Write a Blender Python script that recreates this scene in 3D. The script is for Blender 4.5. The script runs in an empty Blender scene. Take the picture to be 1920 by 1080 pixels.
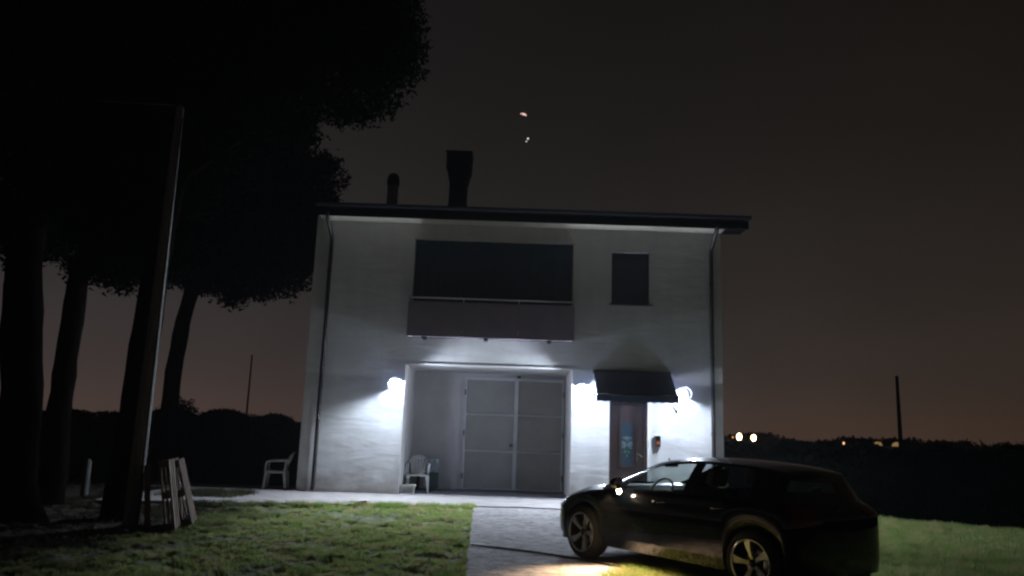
import bpy, bmesh, math, random
import numpy as np
from mathutils import Vector, Matrix
random.seed(7); RNG = np.random.default_rng(11)
scn = bpy.context.scene
COL = scn.collection
rad = math.radians

# ------------------------------------------------------------------ camera
PITCH, ROLL, CAMH, FPX = rad(10.63), rad(1.92), 1.55, 1460.0
cd = bpy.data.cameras.new('camera'); cam = bpy.data.objects.new('camera', cd); COL.objects.link(cam)
fw = Vector((0, math.cos(PITCH), math.sin(PITCH))); up0 = Vector((0, -math.sin(PITCH), math.cos(PITCH))); rt0 = Vector((1, 0, 0))
rt = rt0*math.cos(ROLL) + up0*math.sin(ROLL); up = up0*math.cos(ROLL) - rt0*math.sin(ROLL)
cam.matrix_world = Matrix(((rt.x, up.x, -fw.x, 0), (rt.y, up.y, -fw.y, 0), (rt.z, up.z, -fw.z, CAMH), (0, 0, 0, 1)))
cd.sensor_width = 36; cd.lens = FPX/1920*36; cd.clip_start = .05; cd.clip_end = 3000
scn.camera = cam

def at(px, py, Y):
    """point of the plane y=Y seen at photograph pixel (px,py)"""
    d = fw + rt*((px-960)/FPX) + up*((540-py)/FPX)
    return Vector((0, 0, CAMH)) + d*(Y/d.y)

# ------------------------------------------------------------------ night sky
LAMP_W = 920.0; HAZE = .0005; PUDDLE = 340.0; SKY = 1.0
w = bpy.data.worlds.new('World'); scn.world = w; w.use_nodes = True
nt = w.node_tree; nt.nodes.clear()
def N(t, ty, **kw):
    n = t.nodes.new(ty)
    for k, v in kw.items(): setattr(n, k, v)
    return n
out = N(nt, 'ShaderNodeOutputWorld'); add = N(nt, 'ShaderNodeAddShader')
b1 = N(nt, 'ShaderNodeBackground'); b2 = N(nt, 'ShaderNodeBackground')
sky = N(nt, 'ShaderNodeTexSky'); sky.sky_type = 'NISHITA'; sky.sun_disc = False
sky.sun_elevation = rad(-6); sky.sun_rotation = rad(200)
nt.links.new(sky.outputs[0], b1.inputs[0]); b1.inputs[1].default_value = .0005
tc = N(nt, 'ShaderNodeTexCoord'); sep = N(nt, 'ShaderNodeSeparateXYZ'); nt.links.new(tc.outputs['Generated'], sep.inputs[0])
ramp = N(nt, 'ShaderNodeValToRGB'); nt.links.new(sep.outputs[2], ramp.inputs[0])
cr = ramp.color_ramp; cr.interpolation = 'B_SPLINE'
cr.elements[0].position = 0.0; cr.elements[0].color = (.082, .056, .045, 1)
cr.elements[1].position = 1.0; cr.elements[1].color = (.0042, .0042, .0045, 1)
for p, c in ((.07, (.050, .043, .042)), (.18, (.0255, .0238, .0240)), (.35, (.0122, .0116, .0116)), (.6, (.0058, .0056, .0056))):
    e = cr.elements.new(p); e.color = (*c, 1)
# light pollution is a little weaker and browner towards the east (photo right)
mrx = N(nt, 'ShaderNodeMapRange'); nt.links.new(sep.outputs[0], mrx.inputs[0])
mrx.inputs[1].default_value = -.5; mrx.inputs[2].default_value = .75; mrx.inputs[3].default_value = 0; mrx.inputs[4].default_value = 1
tint = N(nt, 'ShaderNodeMix', data_type='RGBA'); nt.links.new(mrx.outputs[0], tint.inputs[0])
tint.inputs[6].default_value = (1.12, 1.05, 1.06, 1); tint.inputs[7].default_value = (.80, .64, .47, 1)
mul = N(nt, 'ShaderNodeMix', data_type='RGBA', blend_type='MULTIPLY'); mul.inputs[0].default_value = 1
nt.links.new(ramp.outputs[0], mul.inputs[6]); nt.links.new(tint.outputs[2], mul.inputs[7])
cn = N(nt, 'ShaderNodeTexNoise'); cn.inputs['Scale'].default_value = 2.2; cn.inputs['Detail'].default_value = 4
nt.links.new(tc.outputs['Generated'], cn.inputs[0])
cmr = N(nt, 'ShaderNodeMapRange'); nt.links.new(cn.outputs[0], cmr.inputs[0]); cmr.inputs[3].default_value = .5; cmr.inputs[4].default_value = 1.5
mul2 = N(nt, 'ShaderNodeVectorMath', operation='SCALE'); nt.links.new(mul.outputs[2], mul2.inputs[0]); nt.links.new(cmr.outputs[0], mul2.inputs['Scale'])
nt.links.new(mul2.outputs[0], b2.inputs[0]); b2.inputs[1].default_value = SKY
nt.links.new(b1.outputs[0], add.inputs[0]); nt.links.new(b2.outputs[0], add.inputs[1]); nt.links.new(add.outputs[0], out.inputs[0])
vs = scn.view_settings; vs.view_transform = 'Standard'; vs.look = 'None'; vs.exposure = 0; vs.gamma = 1; vs.use_curve_mapping = False
scn.render.engine = 'CYCLES'
# haze volume added for lamp glow: one closed box round the whole place
cy = scn.cycles; cy.use_denoising = True; cy.max_bounces = 7; cy.transparent_max_bounces = 12; cy.caustics_reflective = False; cy.caustics_refractive = False
cy.sample_clamp_indirect = 3; cy.filter_width = 2.4

# ------------------------------------------------------------------ materials
def mat(name, col, rough=.8, metal=0, col2=None, nscale=3, bump=0, bscale=20, emit=None, estr=0, spec=.5, coat=0, stretch=None, thr=(.35, .65), world=False, disp2=None):
    m = bpy.data.materials.new(name); m.use_nodes = True; t = m.node_tree
    p = t.nodes['Principled BSDF']
    p.inputs['Base Color'].default_value = (*col, 1); p.inputs['Roughness'].default_value = rough; p.inputs['Metallic'].default_value = metal
    p.inputs['Specular IOR Level'].default_value = spec; p.inputs['Coat Weight'].default_value = coat; p.inputs['Coat Roughness'].default_value = .04
    tc = N(t, 'ShaderNodeTexCoord'); src = tc.outputs['Object']
    if world:
        g = N(t, 'ShaderNodeNewGeometry'); src = g.outputs['Position']
    if stretch:
        mp = N(t, 'ShaderNodeMapping'); mp.inputs['Scale'].default_value = stretch; t.links.new(src, mp.inputs[0]); src = mp.outputs[0]
    if col2:
        n = N(t, 'ShaderNodeTexNoise'); n.inputs['Scale'].default_value = nscale; n.inputs['Detail'].default_value = 6; n.inputs['Roughness'].default_value = .62
        t.links.new(src, n.inputs[0])
        r = N(t, 'ShaderNodeValToRGB'); t.links.new(n.outputs[0], r.inputs[0])
        r.color_ramp.elements[0].position = thr[0]; r.color_ramp.elements[1].position = thr[1]
        r.color_ramp.elements[0].color = (*col, 1); r.color_ramp.elements[1].color = (*col2, 1)
        t.links.new(r.outputs[0], p.inputs['Base Color'])
    if bump:
        n2 = N(t, 'ShaderNodeTexNoise'); n2.inputs['Scale'].default_value = bscale; n2.inputs['Detail'].default_value = 5
        t.links.new(src, n2.inputs[0])
        b = N(t, 'ShaderNodeBump'); b.inputs['Distance'].default_value = bump; b.inputs['Strength'].default_value = 1
        t.links.new(n2.outputs[0], b.inputs['Height']); t.links.new(b.outputs[0], p.inputs['Normal'])
    if emit:
        p.inputs['Emission Color'].default_value = (*emit, 1); p.inputs['Emission Strength'].default_value = estr
    return m

def emis(name, col, s):
    m = bpy.data.materials.new(name); m.use_nodes = True; t = m.node_tree; t.nodes.clear()
    o = N(t, 'ShaderNodeOutputMaterial'); e = N(t, 'ShaderNodeEmission'); e.inputs[0].default_value = (*col, 1); e.inputs[1].default_value = s
    t.links.new(e.outputs[0], o.inputs[0]); return m

def glassmat(name, tint, rough=.02):
    m = bpy.data.materials.new(name); m.use_nodes = True; t = m.node_tree; t.nodes.clear()
    o = N(t, 'ShaderNodeOutputMaterial'); tr = N(t, 'ShaderNodeBsdfTransparent'); tr.inputs[0].default_value = (*tint, 1)
    g = N(t, 'ShaderNodeBsdfGlossy'); g.inputs['Roughness'].default_value = rough; g.inputs[0].default_value = (1, 1, 1, 1)
    lw = N(t, 'ShaderNodeLayerWeight'); pw = N(t, 'ShaderNodeMath', operation='POWER'); t.links.new(lw.outputs['Facing'], pw.inputs[0]); pw.inputs[1].default_value = 5
    lw.inputs[0].default_value = .5
    f = N(t, 'ShaderNodeMath', operation='MULTIPLY_ADD'); t.links.new(pw.outputs[0], f.inputs[0]); f.inputs[1].default_value = .9; f.inputs[2].default_value = .06; mx = N(t, 'ShaderNodeMixShader')
    t.links.new(f.outputs[0], mx.inputs[0]); t.links.new(tr.outputs[0], mx.inputs[1]); t.links.new(g.outputs[0], mx.inputs[2]); t.links.new(mx.outputs[0], o.inputs[0])
    return m

def plaster():
    m = mat('white_plaster', (.66, .66, .65), .9, col2=(.78, .78, .77), nscale=1.3, thr=(.3, .7))
    t = m.node_tree; p = t.nodes['Principled BSDF']; tc = N(t, 'ShaderNodeTexCoord')
    mp = N(t, 'ShaderNodeMapping'); mp.inputs['Scale'].default_value = (.7, .7, 2.6); t.links.new(tc.outputs['Object'], mp.inputs[0])
    n = N(t, 'ShaderNodeTexNoise'); n.inputs['Scale'].default_value = 1.6; n.inputs['Detail'].default_value = 3; n.inputs['Distortion'].default_value = .6; t.links.new(mp.outputs[0], n.inputs[0])
    b = N(t, 'ShaderNodeBump'); b.inputs['Distance'].default_value = .024; b.inputs['Strength'].default_value = .6; t.links.new(n.outputs[0], b.inputs['Height'])
    n3 = N(t, 'ShaderNodeTexNoise'); n3.inputs['Scale'].default_value = 55; n3.inputs['Detail'].default_value = 5; t.links.new(tc.outputs['Object'], n3.inputs[0])
    b3 = N(t, 'ShaderNodeBump'); b3.inputs['Distance'].default_value = .004; b3.inputs['Strength'].default_value = .7
    t.links.new(n3.outputs[0], b3.inputs['Height']); t.links.new(b.outputs[0], b3.inputs['Normal']); t.links.new(b3.outputs[0], p.inputs['Normal'])
    # damp, dirty foot of the wall
    sp = N(t, 'ShaderNodeSeparateXYZ'); t.links.new(tc.outputs['Object'], sp.inputs[0])
    nn = N(t, 'ShaderNodeTexNoise'); nn.inputs['Scale'].default_value = 2.2; nn.inputs['Detail'].default_value = 7; t.links.new(tc.outputs['Object'], nn.inputs[0])
    mm = N(t, 'ShaderNodeMath', operation='MULTIPLY_ADD'); t.links.new(nn.outputs[0], mm.inputs[0]); mm.inputs[1].default_value = -1.1; t.links.new(sp.outputs[2], mm.inputs[2])
    mr = N(t, 'ShaderNodeMapRange'); t.links.new(mm.outputs[0], mr.inputs[0]); mr.inputs[1].default_value = -.55; mr.inputs[2].default_value = .03
    mx = N(t, 'ShaderNodeMix', data_type='RGBA'); t.links.new(mr.outputs[0], mx.inputs[0]); mx.inputs[6].default_value = (.40, .38, .35, 1)
    old = p.inputs['Base Color'].links[0].from_socket; t.links.new(old, mx.inputs[7])
    m2 = N(t, 'ShaderNodeMapping'); m2.inputs['Scale'].default_value = (5, 5, .28); t.links.new(tc.outputs['Object'], m2.inputs[0])
    n2 = N(t, 'ShaderNodeTexNoise'); n2.inputs['Scale'].default_value = 1; n2.inputs['Detail'].default_value = 6; t.links.new(m2.outputs[0], n2.inputs[0])
    r2 = N(t, 'ShaderNodeMapRange'); t.links.new(n2.outputs[0], r2.inputs[0]); r2.inputs[1].default_value = .34; r2.inputs[2].default_value = .6; r2.inputs[3].default_value = .955
    s2 = N(t, 'ShaderNodeVectorMath', operation='SCALE'); t.links.new(mx.outputs[2], s2.inputs[0]); t.links.new(r2.outputs[0], s2.inputs['Scale']); t.links.new(s2.outputs[0], p.inputs['Base Color'])
    return m

M = {}
M['plaster'] = plaster()
M['porchfloor'] = mat('dark_porch_tiles', (.055, .055, .06), .8, col2=(.08, .08, .085), nscale=4)
M['porchwall'] = mat('shaded_plaster', (.50, .48, .47), .92, col2=(.58, .56, .55), nscale=1.5, bump=.004, bscale=9)  # recess shade put into the colour: greyer than the facade plaster
M['soffit'] = mat('painted_soffit', (.62, .56, .48), .7, col2=(.5, .45, .38), nscale=4, stretch=(1, 12, 1))
M['fascia'] = mat('dark_fascia', (.006, .007, .009), .9, spec=.1, bump=.002, bscale=9)
M['tiles'] = mat('roof_tiles', (.16, .07, .045), .85, col2=(.09, .05, .04), nscale=6)
M['brickdark'] = mat('sooty_render', (.014, .016, .015), .9, col2=(.022, .022, .02), nscale=5, bump=.01, bscale=14)
M['greyrender'] = mat('grey_render', (.22, .22, .22), .9, col2=(.3, .3, .3), nscale=4)
M['pipe'] = mat('brown_pipe', (.035, .03, .03), .4, metal=.5)
M['trim'] = mat('white_trim', (.8, .8, .8), .45)
M['blind'] = mat('navy_blind', (.04, .062, .095), .85, col2=(.032, .052, .08), nscale=5, bump=.01, bscale=5)
M['parapet'] = mat('grey_violet_panel', (.20, .165, .20), .7, col2=(.16, .14, .17), nscale=2)
M['shutter'] = mat('dark_shutter', (.034, .037, .062), .55)
M['doorframe'] = mat('pale_metal_frame', (.58, .58, .58), .45, col2=(.5, .5, .5), nscale=7)
M['doorpanel'] = mat('grey_sheet_panel', (.27, .26, .24), .6, col2=(.23, .222, .205), nscale=2.5, bump=.006, bscale=3)
M['wood_door'] = mat('dark_walnut', (.045, .027, .024), .45, col2=(.03, .019, .018), nscale=6, stretch=(9, 9, .8), bump=.002, bscale=14)
M['glass_blue'] = mat('frosted_blue_glass', (.022, .04, .052), .3, col2=(.015, .03, .042), nscale=9)
M['petal_white'] = mat('white_leaded_glass', (.11, .14, .16), .3)
M['petal_green'] = mat('green_leaded_glass', (.015, .08, .05), .3)
M['steel'] = mat('brushed_steel', (.7, .68, .65), .25, metal=1)
M['awning'] = mat('navy_awning_cloth', (.045, .068, .13), .9, bump=.004, bscale=8)
M['black'] = mat('black_plastic', (.012, .012, .013), .5)
M['bulb'] = glassmat('clear_bulb_glass', (.99, .99, 1))
M['wall_dimmer'] = glassmat('wall_dimmer_tint', (.062, .066, .078), .2)
M['hood_glass'] = glassmat('smoked_hood', (.145, .155, .185), .3)
M['white_plastic'] = mat('white_plastic', (.62, .64, .62), .4, col2=(.5, .52, .5), nscale=6)
M['pot'] = mat('cream_plastic', (.62, .63, .55), .5, col2=(.45, .46, .4), nscale=8)
M['darkgreen'] = mat('dark_green_plastic', (.03, .055, .05), .5)
M['cloth'] = mat('grey_cloth', (.26, .29, .30), .95, bump=.01, bscale=9)
M['concrete'] = mat('worn_concrete', (.24, .22, .215), .92, col2=(.36, .335, .32), nscale=2.6, bump=.02, bscale=7, stretch=(1, 1.6, 1))
M['drive'] = None
M['turf'] = mat('worn_turf', (.25, .215, .14), .95, col2=(.16, .23, .08), nscale=2.6, bump=.03, bscale=16, world=True, thr=(.4, .6))
M['soil'] = mat('bare_soil', (.10, .085, .055), .95, col2=(.055, .085, .025), nscale=2.3, bump=.05, bscale=6, world=True)
M['grass'] = None
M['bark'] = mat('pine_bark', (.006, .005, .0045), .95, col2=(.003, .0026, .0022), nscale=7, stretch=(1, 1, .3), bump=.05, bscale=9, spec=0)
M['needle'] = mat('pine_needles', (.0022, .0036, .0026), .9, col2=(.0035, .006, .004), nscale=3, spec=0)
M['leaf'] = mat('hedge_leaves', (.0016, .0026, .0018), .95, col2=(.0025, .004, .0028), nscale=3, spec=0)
M['leaf_far'] = mat('far_foliage', (.008, .012, .008), .95, spec=0)
M['oldpost'] = mat('weathered_grey_post', (.10, .10, .095), .9, col2=(.06, .06, .055), nscale=8, spec=.1)
M['pole'] = mat('weathered_pole', (.27, .27, .26), .9, spec=.1, col2=(.17, .17, .16), nscale=5, stretch=(3, 3, .4), bump=.01, bscale=12)
M['palletwood'] = mat('pale_pallet_wood', (.24, .195, .13), .85, col2=(.10, .07, .045), nscale=6, stretch=(5, 5, 1), bump=.004, bscale=15)
M['oldwood'] = mat('old_brown_wood', (.17, .11, .075), .9, col2=(.07, .05, .035), nscale=6, bump=.004, bscale=15)
M['paint'] = mat('black_car_paint', (.003, .0042, .006), .34, coat=1, spec=.03)
M['paint'].node_tree.nodes['Principled BSDF'].inputs['Coat Roughness'].default_value = .03
M['satin'] = mat('satin_black_trim', (.01, .01, .011), .35)
M['rubber'] = mat('tyre_rubber', (.012, .012, .012), .8)
M['alloy'] = mat('alloy_rim', (.55, .53, .50), .3, metal=.85)
M['alloydark'] = mat('dark_alloy', (.03, .03, .03), .4, metal=.6)
M['chrome'] = mat('chrome', (.8, .8, .82), .08, metal=1)
M['reflector'] = mat('headlight_reflector', (.8, .82, .85), .38, metal=.9)
M['lens'] = glassmat('clear_lens', (.8, .82, .85))
M['carglass'] = glassmat('car_glass', (.82, .88, .86))
M['tinted'] = glassmat('tinted_glass', (.72, .76, .75))
M['tail'] = mat('red_tail_lens', (.12, .005, .005), .15)
M['seat'] = mat('grey_seat_cloth', (.13, .13, .135), .9)
M['dash'] = mat('dashboard_plastic', (.10, .11, .11), .45)
M['wheelrim'] = mat('pale_steering_leather', (.5, .5, .5), .3, coat=.5)
M['hose'] = mat('black_hose', (.012, .012, .012), .5)
M['hosepale'] = mat('sheen_hose', (.5, .5, .42), .6)  # sheen of the hose on the grass, put into a pale base colour

def drive_mat():
    m = mat('rough_paving', (.27, .26, .265), .9, col2=(.48, .445, .43), nscale=1.6, world=True, stretch=(1, 1.8, 1), thr=(.3, .7))
    t = m.node_tree; p = t.nodes['Principled BSDF']; g = N(t, 'ShaderNodeNewGeometry')
    n1 = N(t, 'ShaderNodeTexNoise'); n1.inputs['Scale'].default_value = 5; n1.inputs['Detail'].default_value = 7; n1.inputs['Roughness'].default_value = .65; t.links.new(g.outputs['Position'], n1.inputs[0])
    v = N(t, 'ShaderNodeTexVoronoi'); v.feature = 'DISTANCE_TO_EDGE'; v.inputs['Scale'].default_value = 1.1; t.links.new(g.outputs['Position'], v.inputs['Vector'])
    mr = N(t, 'ShaderNodeMapRange'); t.links.new(v.outputs[0], mr.inputs[0]); mr.inputs[2].default_value = .03
    ad = N(t, 'ShaderNodeMath', operation='MULTIPLY_ADD'); t.links.new(mr.outputs[0], ad.inputs[0]); ad.inputs[1].default_value = .06; t.links.new(n1.outputs[0], ad.inputs[2])
    # worn, pitted patches
    mp = N(t, 'ShaderNodeMapping'); mp.inputs['Scale'].default_value = (5.5, 8.5, 1); t.links.new(g.outputs['Position'], mp.inputs[0])
    n4 = N(t, 'ShaderNodeTexNoise'); n4.inputs['Scale'].default_value = 1; n4.inputs['Detail'].default_value = 8; n4.inputs['Roughness'].default_value = .7; t.links.new(mp.outputs[0], n4.inputs[0])
    r4 = N(t, 'ShaderNodeMapRange'); t.links.new(n4.outputs[0], r4.inputs[0]); r4.inputs[1].default_value = .40; r4.inputs[2].default_value = .55; r4.inputs[3].default_value = .5
    sc4 = N(t, 'ShaderNodeVectorMath', operation='SCALE'); t.links.new(p.inputs['Base Color'].links[0].from_socket, sc4.inputs[0]); t.links.new(r4.outputs[0], sc4.inputs['Scale']); t.links.new(sc4.outputs[0], p.inputs['Base Color'])
    b = N(t, 'ShaderNodeBump'); b.inputs['Distance'].default_value = .07; t.links.new(ad.outputs[0], b.inputs['Height']); t.links.new(b.outputs[0], p.inputs['Normal'])
    return m
M['drive'] = drive_mat()

def grass_mat():
    m = mat('short_grass', (.27, .38, .11), .7, col2=(.46, .42, .20), nscale=2.6, world=True, thr=(.42, .62))
    t = m.node_tree; p = t.nodes['Principled BSDF']; p.inputs['Specular IOR Level'].default_value = .3
    tr = N(t, 'ShaderNodeBsdfTranslucent'); mx = N(t, 'ShaderNodeMixShader'); mx.inputs[0].default_value = .5
    t.links.new(p.inputs['Base Color'].links[0].from_socket, tr.inputs[0]); t.links.new(p.outputs[0], mx.inputs[1]); t.links.new(tr.outputs[0], mx.inputs[2])
    t.links.new(mx.outputs[0], t.nodes['Material Output'].inputs[0])
    return m
M['grass'] = grass_mat()
def litter_dimming(m, c):
    # brown needle litter towards the pines, darkened to stand in for weaker light there
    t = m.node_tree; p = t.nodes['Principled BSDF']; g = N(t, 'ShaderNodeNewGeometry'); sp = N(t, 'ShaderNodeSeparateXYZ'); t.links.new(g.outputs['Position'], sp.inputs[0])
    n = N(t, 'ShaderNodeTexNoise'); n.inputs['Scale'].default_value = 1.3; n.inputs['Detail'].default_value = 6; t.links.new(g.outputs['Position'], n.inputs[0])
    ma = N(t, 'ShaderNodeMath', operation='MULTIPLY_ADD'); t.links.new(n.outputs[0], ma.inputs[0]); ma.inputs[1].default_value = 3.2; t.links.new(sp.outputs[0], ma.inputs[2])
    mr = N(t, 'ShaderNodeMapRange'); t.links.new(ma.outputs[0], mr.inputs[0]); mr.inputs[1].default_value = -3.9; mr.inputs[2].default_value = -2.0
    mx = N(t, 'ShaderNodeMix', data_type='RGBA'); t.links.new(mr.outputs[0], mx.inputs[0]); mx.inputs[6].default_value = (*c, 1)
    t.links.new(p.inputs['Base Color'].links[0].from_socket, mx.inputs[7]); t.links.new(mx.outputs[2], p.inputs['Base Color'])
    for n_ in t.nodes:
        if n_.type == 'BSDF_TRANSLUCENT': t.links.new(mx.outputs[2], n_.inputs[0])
litter_dimming(M['turf'], (.030, .020, .013)); litter_dimming(M['grass'], (.04, .042, .02))

# ------------------------------------------------------------------ object helpers
def name_unique(n): return n
def empty(name, label, cat, loc=(0, 0, 0), rz=0, group=None, kind=None):
    o = bpy.data.objects.new(name, None); COL.objects.link(o); o.empty_display_size = .2
    o.location = loc; o.rotation_euler = (0, 0, rz); tag(o, label, cat, group, kind); return o
def tag(o, label=None, cat=None, group=None, kind=None):
    if label: o['label'] = label
    if cat: o['category'] = cat
    if group: o['group'] = group
    if kind: o['kind'] = kind
    return o
def link(name, me, m, parent=None, label=None):
    o = bpy.data.objects.new(name, me); COL.objects.link(o)
    if m is not None and not me.materials: me.materials.append(m if not isinstance(m, str) else M[m])
    if parent is not None: o.parent = parent
    if label: o['label'] = label
    return o

class B:
    def __init__(s): s.v = []; s.f = []; s.sm = []
    def add(s, vs, fs, smooth=False):
        k = len(s.v); s.v += [tuple(map(float, q)) for q in vs]; s.f += [tuple(i+k for i in f) for f in fs]; s.sm += [smooth]*len(fs); return s
    def box(s, x0, x1, y0, y1, z0, z1, mtx=None):
        vs = [Vector((x, y, z)) for z in (z0, z1) for y in (y0, y1) for x in (x0, x1)]
        if mtx: vs = [mtx @ q for q in vs]
        return s.add(vs, [(0, 2, 3, 1), (4, 5, 7, 6), (0, 1, 5, 4), (2, 6, 7, 3), (0, 4, 6, 2), (1, 3, 7, 5)])
    def bar(s, a, b, w_, h_, upv=(0, 0, 1)):
        a = Vector(a); b = Vector(b); d = (b-a).normalized(); u = Vector(upv)
        sd = d.cross(u)
        if sd.length < 1e-4: sd = d.cross(Vector((1, 0, 0)))
        sd.normalize(); u = sd.cross(d).normalized()
        vs = [p + sd*(i*w_/2) + u*(j*h_/2) for p in (a, b) for i, j in ((-1, -1), (1, -1), (1, 1), (-1, 1))]
        return s.add(vs, [(0, 3, 2, 1), (4, 5, 6, 7), (0, 1, 5, 4), (1, 2, 6, 5), (2, 3, 7, 6), (3, 0, 4, 7)])
    def tube(s, pts, r, n=10, cap=True, smooth=True, ell=None):
        pts = [Vector(p) for p in pts]; rs = r if isinstance(r, (list, tuple)) else [r]*len(pts)
        vs = []; fs = []; prev = None
        for i, p in enumerate(pts):
            d = (pts[min(i+1, len(pts)-1)] - pts[max(i-1, 0)]).normalized()
            if prev is None:
                a = d.cross(Vector((0, 0, 1)))
                if a.length < .01: a = d.cross(Vector((1, 0, 0)))
            else: a = prev - d*prev.dot(d)
            a.normalize(); prev = a; b = d.cross(a)
            for k in range(n):
                t = 2*math.pi*k/n; vs.append(p + (a*math.cos(t) + b*math.sin(t))*rs[i])
        for i in range(len(pts)-1):
            for k in range(n):
                fs.append((i*n+k, i*n+(k+1) % n, (i+1)*n+(k+1) % n, (i+1)*n+k))
        s.add(vs, fs, smooth)
        if cap:
            s.add(vs[:n], [tuple(range(n-1, -1, -1))]); s.add(vs[-n:], [tuple(range(n))])
        return s
    def lathe(s, prof, n=24, axis='z', c=(0, 0, 0), smooth=True):
        vs = []; fs = []; c = Vector(c)
        for r, h in prof:
            for k in range(n):
                t = 2*math.pi*k/n; a, b = r*math.cos(t), r*math.sin(t)
                q = Vector((a, b, h)) if axis == 'z' else (Vector((a, h, b)) if axis == 'y' else Vector((h, a, b)))
                vs.append(c+q)
        for i in range(len(prof)-1):
            for k in range(n): fs.append((i*n+k, i*n+(k+1) % n, (i+1)*n+(k+1) % n, (i+1)*n+k))
        return s.add(vs, fs, smooth)
    def sphere(s, c, r, n=12, m=8, sc=(1, 1, 1)):
        prof = [(max(1e-4, r*math.sin(math.pi*i/m)), -r*math.cos(math.pi*i/m)) for i in range(m+1)]
        k = len(s.v); s.lathe(prof, n)
        s.v[k:] = [(c[0]+q[0]*sc[0], c[1]+q[1]*sc[1], c[2]+q[2]*sc[2]) for q in s.v[k:]]
        return s
    def poly(s, vs, smooth=False): return s.add(vs, [tuple(range(len(vs)))], smooth)
    def mesh(s, name):
        me = bpy.data.meshes.new(name); me.from_pydata(s.v, [], s.f); me.polygons.foreach_set('use_smooth', s.sm); me.update(); return me
    def build(s, name, m, parent=None, bevel=0, label=None, fix=True):
        me = s.mesh(name)
        if fix:
            bm = bmesh.new(); bm.from_mesh(me)
            bmesh.ops.remove_doubles(bm, verts=bm.verts, dist=1e-5)
            bmesh.ops.recalc_face_normals(bm, faces=bm.faces)
            if bevel:
                es = [e for e in bm.edges if len(e.link_faces) == 2 and e.calc_face_angle(0) > rad(40)]
                bmesh.ops.bevel(bm, geom=es, offset=bevel, segments=2, affect='EDGES', clamp_overlap=True)
            bm.to_mesh(me); bm.free()
        return link(name, me, m, parent, label)

def copy_tree(o, parent=None):
    c = o.copy(); COL.objects.link(c); c.parent = parent
    for ch in list(o.children): copy_tree(ch, c)
    return c

def fast_mesh(name, verts, tris, m, parent=None):
    me = bpy.data.meshes.new(name); nv, nf = len(verts), len(tris)
    me.vertices.add(nv); me.vertices.foreach_set('co', np.asarray(verts, np.float32).ravel())
    me.loops.add(nf*3); me.loops.foreach_set('vertex_index', np.asarray(tris, np.int32).ravel())
    me.polygons.add(nf); me.polygons.foreach_set('loop_start', np.arange(0, nf*3, 3, dtype=np.int32))
    try: me.polygons.foreach_set('loop_total', np.full(nf, 3, dtype=np.int32))
    except Exception: pass
    me.update(calc_edges=True); me.validate()
    return link(name, me, m, parent)

def rand_tris(cent, size, flat=0.0):
    """one randomly turned slim leaf triangle on each centre"""
    n = len(cent); a = RNG.normal(size=(n, 3)); a[:, 2] *= (1-flat); a /= np.linalg.norm(a, axis=1)[:, None]
    b = RNG.normal(size=(n, 3)); b -= a*(a*b).sum(1)[:, None]; b /= np.linalg.norm(b, axis=1)[:, None]
    s = size*(.6+.8*RNG.random(n))[:, None]
    v = np.stack([cent-a*s*.6-b*s*.35, cent-a*s*.6+b*s*.35, cent+a*s], 1).reshape(-1, 3)
    return v, np.arange(n*3).reshape(-1, 3)

# ------------------------------------------------------------------ ground
def gz(x, y):
    t = np.clip((np.asarray(y, float)-12)/6, 0, 1); return .09*t*t*(3-2*t)
gx = np.concatenate([[-1500, -400, -120, -50, -30], np.arange(-20, 20.1, .5), [30, 50, 120, 400, 1500]])
gy = np.concatenate([[-400, -60, -15, -4], np.arange(0, 30.1, .5), [40, 60, 120, 400, 1800]])
GX, GY = np.meshgrid(gx, gy); GZ = gz(GX, GY) - .12
b = B(); nxg = len(gx)
b.add(list(zip(GX.ravel(), GY.ravel(), GZ.ravel())), [(j*nxg+i, j*nxg+i+1, (j+1)*nxg+i+1, (j+1)*nxg+i) for j in range(len(gy)-1) for i in range(nxg-1)], True)
tag(b.build('ground', 'soil', fix=False), kind='structure')

def sheet(name, left, right, m, dz, n=30):
    """strip between two polylines given as functions of y, laid on the ground"""
    b = B(); vs = []; 
    for i in range(n+1):
        t = i/n
        l, r = left(t), right(t)
        for k in range(9):
            x = l[0]+(r[0]-l[0])*k/8; y = l[1]+(r[1]-l[1])*k/8
            vs.append((x, y, float(gz(x, y))+dz+.012*max(0, min(1, (y-13)/3))))
    for i in range(n):
        for k in range(8): b.f.append((i*9+k, i*9+k+1, (i+1)*9+k+1, (i+1)*9+k))
    b.v = vs; b.sm = [True]*len(b.f)
    # rim going down into the soil
    L = [vs[i*9] for i in range(n+1)]; R = [vs[i*9+8] for i in range(n+1)]
    for P in (L, R): 
        for p, q in zip(P, P[1:]): b.add([p, q, (q[0], q[1], q[2]-.12), (p[0], p[1], p[2]-.12)], [(0, 1, 2, 3)])
    return tag(b.build(name, m, fix=False), kind='structure')
def dr_left(y): return -.30 - .030*(y-5) + .006*math.sin(y*2.3)
def dr_right(y): return 1.20+max(0, (y-9.0))*.42 + .04*math.sin(y*3.1)
sheet('driveway', lambda t: (dr_left(1+15.3*t), 1+15.3*t), lambda t: (min(dr_right(1+15.3*t), 6.5), 1+15.3*t), 'drive', .0)
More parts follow.
